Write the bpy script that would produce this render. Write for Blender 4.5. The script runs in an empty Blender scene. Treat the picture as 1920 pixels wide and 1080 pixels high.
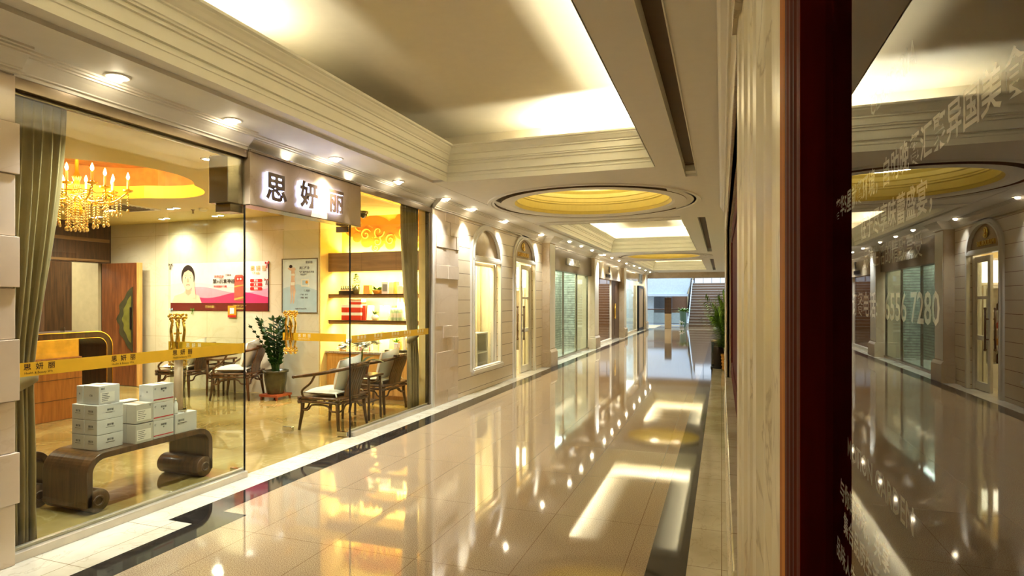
import bpy, bmesh, math, random
from mathutils import Vector, Matrix
random.seed(7)
PI = math.pi
SC = bpy.context.scene
COL = SC.collection

# ------------------------------------------------------------------ camera
F_PX = 1110.0
YAW = math.atan((1353 - 960) / F_PX)
cd = bpy.data.cameras.new('camera')
cd.sensor_width = 36.0
cd.lens = 36.0 * F_PX / 1920
cd.shift_y = (562 - 540) / 1920
cd.clip_start = 0.005
cd.clip_end = 200
cam = bpy.data.objects.new('camera', cd)
cam.location = (0, 0, 1.55)
cam.rotation_euler = (PI / 2, 0, YAW)
COL.objects.link(cam)
SC.camera = cam

# ------------------------------------------------------------------ view, world
SC.view_settings.view_transform = 'Standard'
SC.view_settings.look = 'None'
SC.view_settings.gamma = 1.0
SC.view_settings.use_curve_mapping = False
SC.view_settings.exposure = 1.55
SC.cycles.max_bounces = 9
SC.cycles.diffuse_bounces = 4
SC.cycles.glossy_bounces = 5
SC.cycles.transparent_max_bounces = 14
SC.cycles.transmission_bounces = 6
SC.cycles.sample_clamp_indirect = 6.0
SC.cycles.caustics_reflective = False
SC.cycles.caustics_refractive = False
wd = bpy.data.worlds.new('sky')
SC.world = wd
wd.use_nodes = True
wn = wd.node_tree.nodes
wn['Background'].inputs[0].default_value = (0.74, 0.87, 1.0, 1)
wn['Background'].inputs[1].default_value = 0.55

# ------------------------------------------------------------------ lamps
WARM = (1.0, 1.0, 0.84)
SOFT = (0.92, 0.98, 1.0)
GOLD = (1.0, 0.72, 0.22)
COOL = (0.80, 0.92, 1.0)


def area(name, loc, aim, sx, sy, power, color):
    ld = bpy.data.lights.new(name, 'AREA')
    ld.shape = 'RECTANGLE'
    ld.size, ld.size_y = sx, sy
    ld.energy = power
    ld.color = color
    o = bpy.data.objects.new(name, ld)
    z = -Vector(aim).normalized()          # sx lies across, sy along the corridor
    y = (Vector((0, 1, 0)) - z * z.y).normalized()
    M = Matrix((y.cross(z), y, z)).transposed().to_4x4()
    M.translation = loc
    o.matrix_world = M
    COL.objects.link(o)
    return o


def strip(name, p0, p1, aim, width, power, color):
    """A thin strip lamp from p0 to p1 shining along aim."""
    p0, p1 = Vector(p0), Vector(p1)
    ld = bpy.data.lights.new(name, 'AREA')
    ld.shape = 'RECTANGLE'
    ld.size, ld.size_y = (p1 - p0).length, width
    ld.energy = power
    ld.color = color
    o = bpy.data.objects.new(name, ld)
    x = (p1 - p0).normalized()
    z = -Vector(aim).normalized()
    z = (z - x * z.dot(x)).normalized()
    y = z.cross(x)
    M = Matrix((x, y, z)).transposed().to_4x4()
    M.translation = (p0 + p1) / 2
    o.matrix_world = M
    COL.objects.link(o)
    return o


def point(name, loc, power, color, r=0.05):
    ld = bpy.data.lights.new(name, 'POINT')
    ld.energy = power
    ld.color = color
    ld.shadow_soft_size = r
    o = bpy.data.objects.new(name, ld)
    o.location = loc
    COL.objects.link(o)
    return o


def spot(name, loc, power, color, deg=110, blend=0.9, r=0.04, parent=None):
    ld = bpy.data.lights.new(name, 'SPOT')
    ld.energy = power
    ld.color = color
    ld.spot_size = math.radians(deg)
    ld.spot_blend = blend
    ld.shadow_soft_size = r
    o = bpy.data.objects.new(name, ld)
    o.location = loc
    COL.objects.link(o)
    if parent:
        o.parent = parent
    return o


# coves of the three big coffers (strip lamps lying behind the crown moulding)
for k, (ya, yb) in enumerate(((-4.6, 6.5), (11.3, 18.0), (22.8, 29.6))):
    L = yb - ya
    p = 7.0 * L
    if k == 0:
        strip('cove_lamp', (-3.36, -4.4, 3.28), (-3.36, 3.6, 3.28), (0.55, 0, 1), 0.06, 56, WARM)
        strip('cove_lamp', (-0.50, -4.4, 3.28), (-0.50, 6.4, 3.28), (-0.55, 0, 1), 0.06, 74, WARM)
        strip('cove_lamp', (-1.9, 6.77, 3.28), (-0.55, 6.77, 3.28), (0, -0.55, 1), 0.06, 25, WARM)
    else:
        strip('cove_lamp', (-3.36, ya, 3.28), (-3.36, yb, 3.28), (0.55, 0, 1), 0.06, p, WARM)
        strip('cove_lamp', (-0.50, ya, 3.28), (-0.50, yb, 3.28), (-0.55, 0, 1), 0.06, p, WARM)
        strip('cove_lamp', (-3.1, yb + .15, 3.28), (-0.7, yb + .15, 3.28), (0, -0.55, 1), 0.06, 30, WARM)
# ring coves of the two domes
for yc in (8.85, 20.4):
    for k in range(8):
        a0, a1 = k * PI / 4, (k + 1) * PI / 4
        strip('dome_lamp', (-1.85 + 1.20 * math.cos(a0), yc + 1.20 * math.sin(a0), 3.405),
              (-1.85 + 1.20 * math.cos(a1), yc + 1.20 * math.sin(a1), 3.405),
              (-math.cos((a0 + a1) / 2), -math.sin((a0 + a1) / 2), 0.6), 0.03, 3.2, (1, .95, .7))
# unseen daylight behind the camera, added as cool ambient fill
area('rear_daylight_fill', (-1.9, -5.9, 1.5), (0, 1, 0), 2.6, 2.6, 330, COOL)
REAR_FILL = bpy.data.objects['rear_daylight_fill']
REAR_FILL.rotation_euler = (PI / 2, 0, PI)
# daylight through the roof glazing of the stair court
area('court_skylight', (-3.0, 40.5, 8.8), (0, -0.1, -1), 9.0, 8.0, 620, COOL)
# shelf wall of the salon: strips hidden above the panel and under panel and shelves
strip('shelf_lamp', (-5.9, 8.30, 2.33), (-4.15, 8.30, 2.33), (0, .35, 1), 0.05, 10, (1, .86, .40))
strip('shelf_lamp', (-5.9, 8.12, 1.985), (-4.15, 8.12, 1.985), (0, .5, -1), 0.05, 16, (1, .86, .36))
strip('shelf_lamp', (-5.9, 8.12, 1.57), (-4.15, 8.12, 1.57), (0, .5, -1), 0.05, 16, (1, .86, .36))
strip('shelf_lamp', (-5.9, 8.12, 1.15), (-4.15, 8.12, 1.15), (0, .5, -1), 0.05, 16, (1, .86, .36))
# cloud recess of the salon ceiling
for k in range(6):
    a0, a1 = k * PI / 3, (k + 1) * PI / 3
    strip('recess_lamp', (-7.0 + 1.0 * math.cos(a0), 4.7 + 1.0 * math.sin(a0), 3.10), (-7.0 + 1.0 * math.cos(a1), 4.7 + 1.0 * math.sin(a1), 3.10),
          (math.cos((a0 + a1) / 2), math.sin((a0 + a1) / 2), 0.5), 0.04, 1.6, (1, .78, .34))
point('chandelier_lamp', (-6.95, 4.72, 2.98), 30, (1.0, .84, .5), 0.25)
# rooms behind the far shopfronts
area('window_room_lamp', (-4.25, 9.7, 2.7), (0, 0, -1), 0.5, 1.2, 30, (1, .92, .74))
area('door_room_lamp', (-4.7, 11.9, 2.7), (0, 0, -1), 1.0, 1.0, 26, (1, .88, .58))
area('stone_shop_lamp', (-4.5, 16.1, 2.75), (-.2, 0, -1), 0.7, 4.0, 70, (.92, 1, .92))
area('wood_shop_lamp', (-4.6, 21.9, 2.75), (0, 0, -1), 0.8, 3.6, 60, (1, .9, .75))
area('passage_fill', (-11.9, 6.6, 2.7), (0, .3, -1), 1.0, 1.0, 26, (1, .93, .75))  # added to brighten the dark passage; no fitting there
area('glass_shop_lamp', (-4.7, 29, 2.75), (0, 0, -1), 1.0, 5, 60, (.95, 1, .95))


# ------------------------------------------------------------------ materials
def lin(c):
    return tuple(((v / 255 / 12.92) if v / 255 <= .04045 else ((v / 255 + .055) / 1.055) ** 2.4) for v in c)


def rgba(c):
    return (*lin(c), 1)


MATS = {}


def base_mat(name):
    m = bpy.data.materials.new(name)
    m.use_nodes = True
    n = m.node_tree.nodes
    return m, n, m.node_tree.links, n['Principled BSDF']


def coords(n, l, scale=(1, 1, 1), rot=(0, 0, 0)):
    tc = n.new('ShaderNodeTexCoord')
    mp = n.new('ShaderNodeMapping')
    mp.inputs['Scale'].default_value = scale
    mp.inputs['Rotation'].default_value = rot
    l.new(tc.outputs['Object'], mp.inputs['Vector'])
    return mp.outputs['Vector']


def plain(name, c, rough=.5, metal=0, ior=1.5, vary=.06, coat=0, sheen=0):
    """Paint, metal or cloth: one colour with a slight noise in it."""
    m, n, l, b = base_mat(name)
    v = coords(n, l)
    t = n.new('ShaderNodeTexNoise')
    t.inputs['Scale'].default_value = 9
    t.inputs['Detail'].default_value = 3
    l.new(v, t.inputs['Vector'])
    r = n.new('ShaderNodeValToRGB')
    a = lin(c)
    r.color_ramp.elements[0].position = .3
    r.color_ramp.elements[1].position = .7
    r.color_ramp.elements[0].color = (*[x * (1 - vary) for x in a], 1)
    r.color_ramp.elements[1].color = (*[min(1, x * (1 + vary)) for x in a], 1)
    l.new(t.outputs['Fac'], r.inputs['Fac'])
    l.new(r.outputs['Color'], b.inputs['Base Color'])
    b.inputs['Roughness'].default_value = rough
    b.inputs['Metallic'].default_value = metal
    b.inputs['IOR'].default_value = ior
    b.inputs['Coat Weight'].default_value = coat
    b.inputs['Sheen Weight'].default_value = sheen
    MATS[name] = m
    return m


def marble(name, c0, c1, vein, rough=.12, scale=1.6, ior=1.5, stretch=(1, 1, 1), vein_amt=.35, seams=None):
    m, n, l, b = base_mat(name)
    v = coords(n, l, stretch)
    t = n.new('ShaderNodeTexNoise')
    t.inputs['Scale'].default_value = scale
    t.inputs['Detail'].default_value = 7
    t.inputs['Roughness'].default_value = .6
    l.new(v, t.inputs['Vector'])
    r = n.new('ShaderNodeValToRGB')
    r.color_ramp.elements[0].position = .32
    r.color_ramp.elements[1].position = .68
    r.color_ramp.elements[0].color = rgba(c0)
    r.color_ramp.elements[1].color = rgba(c1)
    l.new(t.outputs['Fac'], r.inputs['Fac'])
    t2 = n.new('ShaderNodeTexNoise')
    t2.inputs['Scale'].default_value = scale * 1.3
    t2.inputs['Detail'].default_value = 9
    t2.inputs['Distortion'].default_value = 1.2
    l.new(v, t2.inputs['Vector'])
    r2 = n.new('ShaderNodeValToRGB')
    e = r2.color_ramp.elements
    e[0].position, e[0].color = .485, (0, 0, 0, 1)
    e[1].position, e[1].color = .50, (1, 1, 1, 1)
    e2 = e.new(.515)
    e2.color = (0, 0, 0, 1)
    l.new(t2.outputs['Fac'], r2.inputs['Fac'])
    mu = n.new('ShaderNodeMath')
    mu.operation = 'MULTIPLY'
    mu.inputs[1].default_value = vein_amt
    l.new(r2.outputs['Color'], mu.inputs[0])
    mx = n.new('ShaderNodeMix')
    mx.data_type = 'RGBA'
    l.new(mu.outputs[0], mx.inputs['Factor'])
    l.new(r.outputs['Color'], mx.inputs['A'])
    mx.inputs['B'].default_value = rgba(vein)
    out = mx.outputs['Result']
    if seams:
        out = add_seams(n, l, out, *seams)
    l.new(out, b.inputs['Base Color'])
    b.inputs['Roughness'].default_value = rough
    b.inputs['IOR'].default_value = ior
    MATS[name] = m
    return m


def add_seams(n, l, color, w, h, size, seam_color, rot=(0, 0, 0), offset=0.0, shift=(0, 0, 0)):
    """Joint lines of a tile or block grid over a colour; rot turns the grid's plane."""
    tc = n.new('ShaderNodeTexCoord')
    mp = n.new('ShaderNodeMapping')
    mp.vector_type = 'TEXTURE'
    mp.inputs['Rotation'].default_value = rot
    mp.inputs['Location'].default_value = shift
    l.new(tc.outputs['Object'], mp.inputs['Vector'])
    br = n.new('ShaderNodeTexBrick')
    br.offset = offset
    br.inputs['Scale'].default_value = 1
    br.inputs['Brick Width'].default_value = w
    br.inputs['Row Height'].default_value = h
    br.inputs['Mortar Size'].default_value = size
    br.inputs['Mortar Smooth'].default_value = .1
    l.new(mp.outputs['Vector'], br.inputs['Vector'])
    mx = n.new('ShaderNodeMix')
    mx.data_type = 'RGBA'
    l.new(br.outputs['Fac'], mx.inputs['Factor'])
    l.new(color, mx.inputs['A'])
    mx.inputs['B'].default_value = rgba(seam_color)
    return mx.outputs['Result']


def wood(name, c0, c1, rough=.35, stretch=(14, 14, 1.2), coat=0):
    m, n, l, b = base_mat(name)
    v = coords(n, l, stretch)
    t = n.new('ShaderNodeTexNoise')
    t.inputs['Scale'].default_value = 1.6
    t.inputs['Detail'].default_value = 6
    t.inputs['Distortion'].default_value = .6
    l.new(v, t.inputs['Vector'])
    r = n.new('ShaderNodeValToRGB')
    r.color_ramp.elements[0].position = .35
    r.color_ramp.elements[1].position = .66
    r.color_ramp.elements[0].color = rgba(c0)
    r.color_ramp.elements[1].color = rgba(c1)
    l.new(t.outputs['Fac'], r.inputs['Fac'])
    l.new(r.outputs['Color'], b.inputs['Base Color'])
    b.inputs['Roughness'].default_value = rough
    b.inputs['Coat Weight'].default_value = coat
    MATS[name] = m
    return m


def glow(name, c, strength):
    m, n, l, b = base_mat(name)
    b.inputs['Base Color'].default_value = rgba(c)
    b.inputs['Emission Color'].default_value = rgba(c)
    b.inputs['Emission Strength'].default_value = strength
    MATS[name] = m
    return m


def glass(name, tint=(.97, .98, .95), ior=1.5, rough=0.0):
    """Clear pane: mirror share by Fresnel on the face that is entered, the rest passes."""
    m, n, l, b = base_mat(name)
    n.remove(b)
    out = n['Material Output']
    tr = n.new('ShaderNodeBsdfTransparent')
    tr.inputs[0].default_value = (*tint, 1)
    gl = n.new('ShaderNodeBsdfGlossy')
    gl.inputs['Roughness'].default_value = rough
    fr = n.new('ShaderNodeFresnel')
    fr.inputs['IOR'].default_value = ior
    ge = n.new('ShaderNodeNewGeometry')
    inv = n.new('ShaderNodeMath')
    inv.operation = 'SUBTRACT'
    inv.inputs[0].default_value = 1
    l.new(ge.outputs['Backfacing'], inv.inputs[1])
    mu = n.new('ShaderNodeMath')
    mu.operation = 'MULTIPLY'
    l.new(fr.outputs[0], mu.inputs[0])
    l.new(inv.outputs[0], mu.inputs[1])
    mx = n.new('ShaderNodeMixShader')
    l.new(mu.outputs[0], mx.inputs[0])
    l.new(tr.outputs[0], mx.inputs[1])
    l.new(gl.outputs[0], mx.inputs[2])
    l.new(mx.outputs[0], out.inputs['Surface'])
    MATS[name] = m
    return m


def leafy(name, c0, c1, rough=.45):
    m = plain(name, c0, rough)
    r = [x for x in m.node_tree.nodes if x.type == 'VALTORGB'][0]
    r.color_ramp.elements[0].color = rgba(c0)
    r.color_ramp.elements[1].color = rgba(c1)
    return m


def granite(name):
    m, n, l, b = base_mat(name)
    v = coords(n, l)
    t = n.new('ShaderNodeTexNoise')
    t.inputs['Scale'].default_value = 170
    t.inputs['Detail'].default_value = 2
    l.new(v, t.inputs['Vector'])
    r = n.new('ShaderNodeValToRGB')
    r.color_ramp.elements[0].position = .36
    r.color_ramp.elements[1].position = .62
    r.color_ramp.elements[0].color = rgba((144, 120, 90))
    r.color_ramp.elements[1].color = rgba((196, 174, 142))
    l.new(t.outputs['Fac'], r.inputs['Fac'])
    t2 = n.new('ShaderNodeTexNoise')
    t2.inputs['Scale'].default_value = 1.3
    t2.inputs['Detail'].default_value = 4
    l.new(v, t2.inputs['Vector'])
    mx = n.new('ShaderNodeMix')
    mx.data_type = 'RGBA'
    mx.blend_type = 'MULTIPLY'
    mx.inputs['Factor'].default_value = .35
    l.new(r.outputs['Color'], mx.inputs['A'])
    l.new(t2.outputs['Color'], mx.inputs['B'])
    r3 = n.new('ShaderNodeValToRGB')
    r3.color_ramp.elements[0].color = (.72, .70, .68, 1)
    r3.color_ramp.elements[1].color = (1, 1, 1, 1)
    l.new(t2.outputs['Fac'], r3.inputs['Fac'])
    l.new(r3.outputs['Color'], mx.inputs['B'])
    out = add_seams(n, l, mx.outputs['Result'], .6, 1.0, .0022, (128, 98, 68), shift=(.07, .14, 0))
    l.new(out, b.inputs['Base Color'])
    b.inputs['Roughness'].default_value = .045
    b.inputs['IOR'].default_value = 2.15
    MATS[name] = m
    return m


granite('tan_granite')
marble('black_marble', (26, 24, 22), (52, 48, 44), (110, 100, 88), .05, 3, 1.65, vein_amt=.25)
marble('white_marble', (196, 186, 160), (226, 220, 200), (150, 130, 96), .08, 2.2, 1.55, vein_amt=.3,
       seams=(.6, .6, .0025, (140, 122, 92)))
marble('salon_marble', (138, 114, 58), (174, 154, 98), (210, 196, 150), .06, 1.1, 1.6, vein_amt=.22, seams=(.8, .8, .002, (140, 112, 60)))
marble('beige_marble', (190, 168, 138), (208, 188, 160), (160, 124, 84), .16, 1.4, vein_amt=.25)
marble('fascia_marble', (158, 136, 108), (178, 156, 128), (140, 112, 80), .16, 1.4, vein_amt=.25)
marble('pilaster_marble', (212, 192, 168), (230, 214, 194), (188, 158, 124), .09, 1.0, 1.55, vein_amt=.2)
marble('cream_marble', (208, 194, 160), (226, 214, 186), (184, 162, 122), .15, .8, vein_amt=.22,
       seams=(1.2, .9, .0022, (168, 142, 96), (PI / 2, 0, 0)))
marble('column_marble', (214, 206, 186), (226, 220, 204), (190, 178, 150), .12, .8, vein_amt=.2,
       seams=(1.2, 1.05, .0022, (176, 160, 130), (PI / 2, 0, 0)))
marble('vein_marble', (202, 190, 164), (224, 214, 190), (132, 106, 70), .3, 2.2, 1.4, (3, 3, .8), .45)
marble('groove_stone', (222, 204, 172), (232, 217, 190), (200, 170, 124), .3, .9, vein_amt=.1,
       seams=(40, .211, .0045, (120, 90, 54), (PI / 2, 0, PI / 2), 0.0, (0, 20, .07)))
marble('pier_marble', (186, 164, 130), (206, 186, 154), (150, 112, 68), .18, 1.2, vein_amt=.2)
marble('counter_granite', (120, 104, 96), (206, 190, 176), (60, 50, 46), .15, 40, vein_amt=.5)
plain('ceiling_white', (228, 224, 216), .62, vary=.015)
plain('moulding_white', (230, 226, 210), .45, vary=.015)
plain('trim_white', (232, 226, 212), .35, vary=.015)
plain('slot_brown', (104, 82, 52), .6)
plain('coffer_paint', (206, 194, 168), .5, vary=.02)
plain('dome_yellow', (222, 198, 96), .45, vary=.03)
plain('salon_ceiling', (214, 190, 110), .6, vary=.015)
plain('recess_gold', (204, 142, 62), .5, vary=.18)
plain('recess_yellow', (240, 196, 70), .5)
plain('steel', (158, 144, 126), .25, 1.0)
plain('sill_metal', (206, 196, 180), .3, .6)
plain('chrome', (220, 220, 220), .08, 1.0)
plain('brass', (255, 214, 110), .16, 1.0)
plain('bronze_panel', (122, 106, 82), .3, .85)
plain('black_metal', (26, 24, 24), .35, .5)
wood('bench_wood', (66, 44, 24), (98, 68, 40), .28, coat=.3)
wood('desk_wood', (140, 84, 30), (176, 112, 48), .35)
wood('dark_wood', (58, 36, 20), (92, 60, 34), .35)
wood('panel_wood', (124, 90, 52), (150, 112, 68), .35, (1.2, 1.2, 14))
wood('door_wood', (96, 48, 22), (136, 76, 36), .32)
wood('chair_wood', (74, 46, 24), (116, 76, 42), .3)
wood('red_wood', (72, 10, 8), (96, 16, 11), .6)
wood('bead_highlight', (150, 84, 34), (196, 130, 66), .6)  # golden highlight on the frame's outer bevel, put into the colour
wood('ridge_wood', (66, 22, 14), (96, 36, 20), .6)
for _k in ('red_wood', 'bead_highlight', 'ridge_wood'):
    MATS[_k].node_tree.nodes['Principled BSDF'].inputs['Specular IOR Level'].default_value = .06
wood('oak_wood', (190, 138, 70), (214, 164, 92), .3)
plain('curtain_cloth', (164, 144, 98), .7, vary=.08, sheen=.3)
plain('white_cloth', (224, 220, 208), .8, vary=.05)
plain('box_white', (212, 210, 206), .5, vary=.02)
plain('box_grey', (196, 190, 178), .5, vary=.03)
plain('box_edge', (150, 120, 84), .6)
plain('ink_grey', (90, 88, 88), .5)
plain('ink_dark', (48, 26, 14), .5)
plain('red_ink', (190, 30, 44), .5)
plain('tape_gold', (226, 176, 40), .4)
plain('tape_white', (250, 240, 205), .5)
plain('gold_foil', (240, 188, 66), .42, .15, vary=.16)
plain('letter_brown', (92, 68, 48), .4)
glow('letter_glow', (196, 208, 255), 3.5)
glow('bulb_white', (255, 240, 206), 22.0)
glow('led_cool', (246, 250, 240), 14.0)
glow('flame', (255, 214, 140), 26.0)
glow('lit_window', (255, 250, 225), 3.0)
plain('print_white', (226, 214, 212), .3)
plain('print_pink', (228, 150, 170), .3)
plain('print_rose', (206, 60, 104), .3)
plain('print_blush', (234, 196, 200), .3)
plain('print_maroon', (112, 40, 32), .3)
plain('print_red', (204, 44, 40), .3)
plain('print_coral', (196, 92, 78), .3)
plain('print_skin', (226, 190, 166), .3)
plain('print_skin_deep', (206, 160, 136), .3)
plain('print_hair', (58, 44, 42), .3)
plain('print_gold', (206, 170, 88), .3)
plain('print_blue', (214, 226, 234), .3)
plain('print_sky', (186, 210, 226), .3)
plain('print_grey', (130, 130, 136), .3)
plain('print_orange', (222, 150, 40), .3)
plain('mural_yellow', (244, 210, 90), .5)
plain('mural_orange', (206, 122, 18), .5)
plain('niche_paint', (238, 214, 150), .5)
plain('pack_red', (206, 50, 30), .4)
plain('pack_white', (236, 232, 222), .4)
plain('pack_orange', (222, 158, 84), .4)
plain('pack_mint', (186, 214, 186), .35)
plain('pack_peach', (236, 196, 160), .35)
plain('pack_yellow', (232, 200, 96), .4)
plain('pack_lilac', (214, 208, 222), .4)
plain('pack_black', (30, 26, 24), .3)
plain('terracotta', (150, 70, 34), .5)
plain('basket', (206, 150, 62), .7, vary=.2)
plain('pot_glaze', (62, 58, 36), .25, vary=.3)
plain('bin_dark', (46, 40, 38), .25, .4)
plain('teal_glaze', (96, 140, 134), .3)
plain('inlay_olive', (112, 104, 36), .4, vary=.25)
leafy('leaf_dark', (18, 44, 14), (52, 92, 26))
leafy('leaf_green', (58, 110, 26), (124, 160, 44))
leafy('leaf_palm', (64, 118, 36), (146, 186, 58))
leafy('petal_white', (238, 236, 224), (252, 250, 240))
leafy('petal_yellow', (236, 214, 120), (250, 240, 180))
plain('stone_wall', (164, 172, 150), .6)
plain('court_white', (196, 212, 228), .5)
plain('court_beige', (196, 178, 140), .5)
plain('court_brown', (140, 104, 80), .55)
plain('court_grey', (122, 126, 134), .5)
plain('stair_brown', (130, 108, 92), .4)
plain('stair_edge', (206, 206, 206), .35)
plain('tan_panel', (186, 160, 118), .35)
plain('frost_white', (214, 214, 216), .7)
plain('frost_dim', (140, 134, 124), .7)
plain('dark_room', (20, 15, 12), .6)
plain('gauze', (240, 228, 186), .8)
glass('clear_glass', (.95, .97, .92))
glass('green_glass', (.86, .92, .88))
glass('dark_glass', (.80, .78, .75), 2.6)
plain('crystal', (255, 232, 176), .08, .7)
glass('clear_plastic', (.90, .91, .90), 1.45)
M_ = MATS

# stacked slate lining of the stone shop: thin courses
_m = MATS['stone_wall']
_n, _l = _m.node_tree.nodes, _m.node_tree.links
_r = [x for x in _n if x.type == 'VALTORGB'][0]
_r.color_ramp.elements[0].color = rgba((126, 130, 114))
_r.color_ramp.elements[1].color = rgba((190, 192, 172))
_o = add_seams(_n, _l, _r.outputs['Color'], .45, .075, .008, (84, 88, 74), (PI / 2, 0, PI / 2), .5)
_l.new(_o, _n['Principled BSDF'].inputs['Base Color'])


# ------------------------------------------------------------------ mesh builder
TXT = {}


def text_geo(body, size, depth=0.0, bold=0.0, align='LEFT', space=1.0):
    key = (body, size, depth, bold, align, space)
    if key in TXT:
        return TXT[key]
    c = bpy.data.curves.new('lettering', 'FONT')
    c.body = body
    c.size = size
    c.extrude = depth / 2
    c.offset = bold
    c.align_x = align
    c.resolution_u = 2
    c.space_character = space
    o = bpy.data.objects.new('lettering', c)
    COL.objects.link(o)
    dg = bpy.context.evaluated_depsgraph_get()
    m = bpy.data.meshes.new_from_object(o.evaluated_get(dg))
    vs = [tuple(v.co) for v in m.vertices]
    fs = [tuple(p.vertices) for p in m.polygons]
    bpy.data.objects.remove(o)
    bpy.data.curves.remove(c)
    bpy.data.meshes.remove(m)
    TXT[key] = (vs, fs)
    return vs, fs


def face_xp(x, y, z):      # plane seen from +X: text runs along +Y
    return Matrix(((0, 0, 1, x), (1, 0, 0, y), (0, 1, 0, z), (0, 0, 0, 1)))


def face_xm(x, y, z):      # plane seen from -X: text runs along -Y
    return Matrix(((0, 0, -1, x), (-1, 0, 0, y), (0, 1, 0, z), (0, 0, 0, 1)))


def face_ym(x, y, z):      # plane seen from -Y: text runs along +X
    return Matrix(((1, 0, 0, x), (0, 0, -1, y), (0, 1, 0, z), (0, 0, 0, 1)))


def catmull(pts, k=6):
    P = [Vector(p) for p in pts]
    P = [2 * P[0] - P[1]] + P + [2 * P[-1] - P[-2]]
    out = []
    for i in range(1, len(P) - 2):
        for j in range(k):
            t = j / k
            a, b, c, d = P[i - 1], P[i], P[i + 1], P[i + 2]
            out.append(.5 * ((2 * b) + (c - a) * t + (2 * a - 5 * b + 4 * c - d) * t * t + (3 * b - a - 3 * c + d) * t ** 3))
    out.append(P[-2])
    return out


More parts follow.
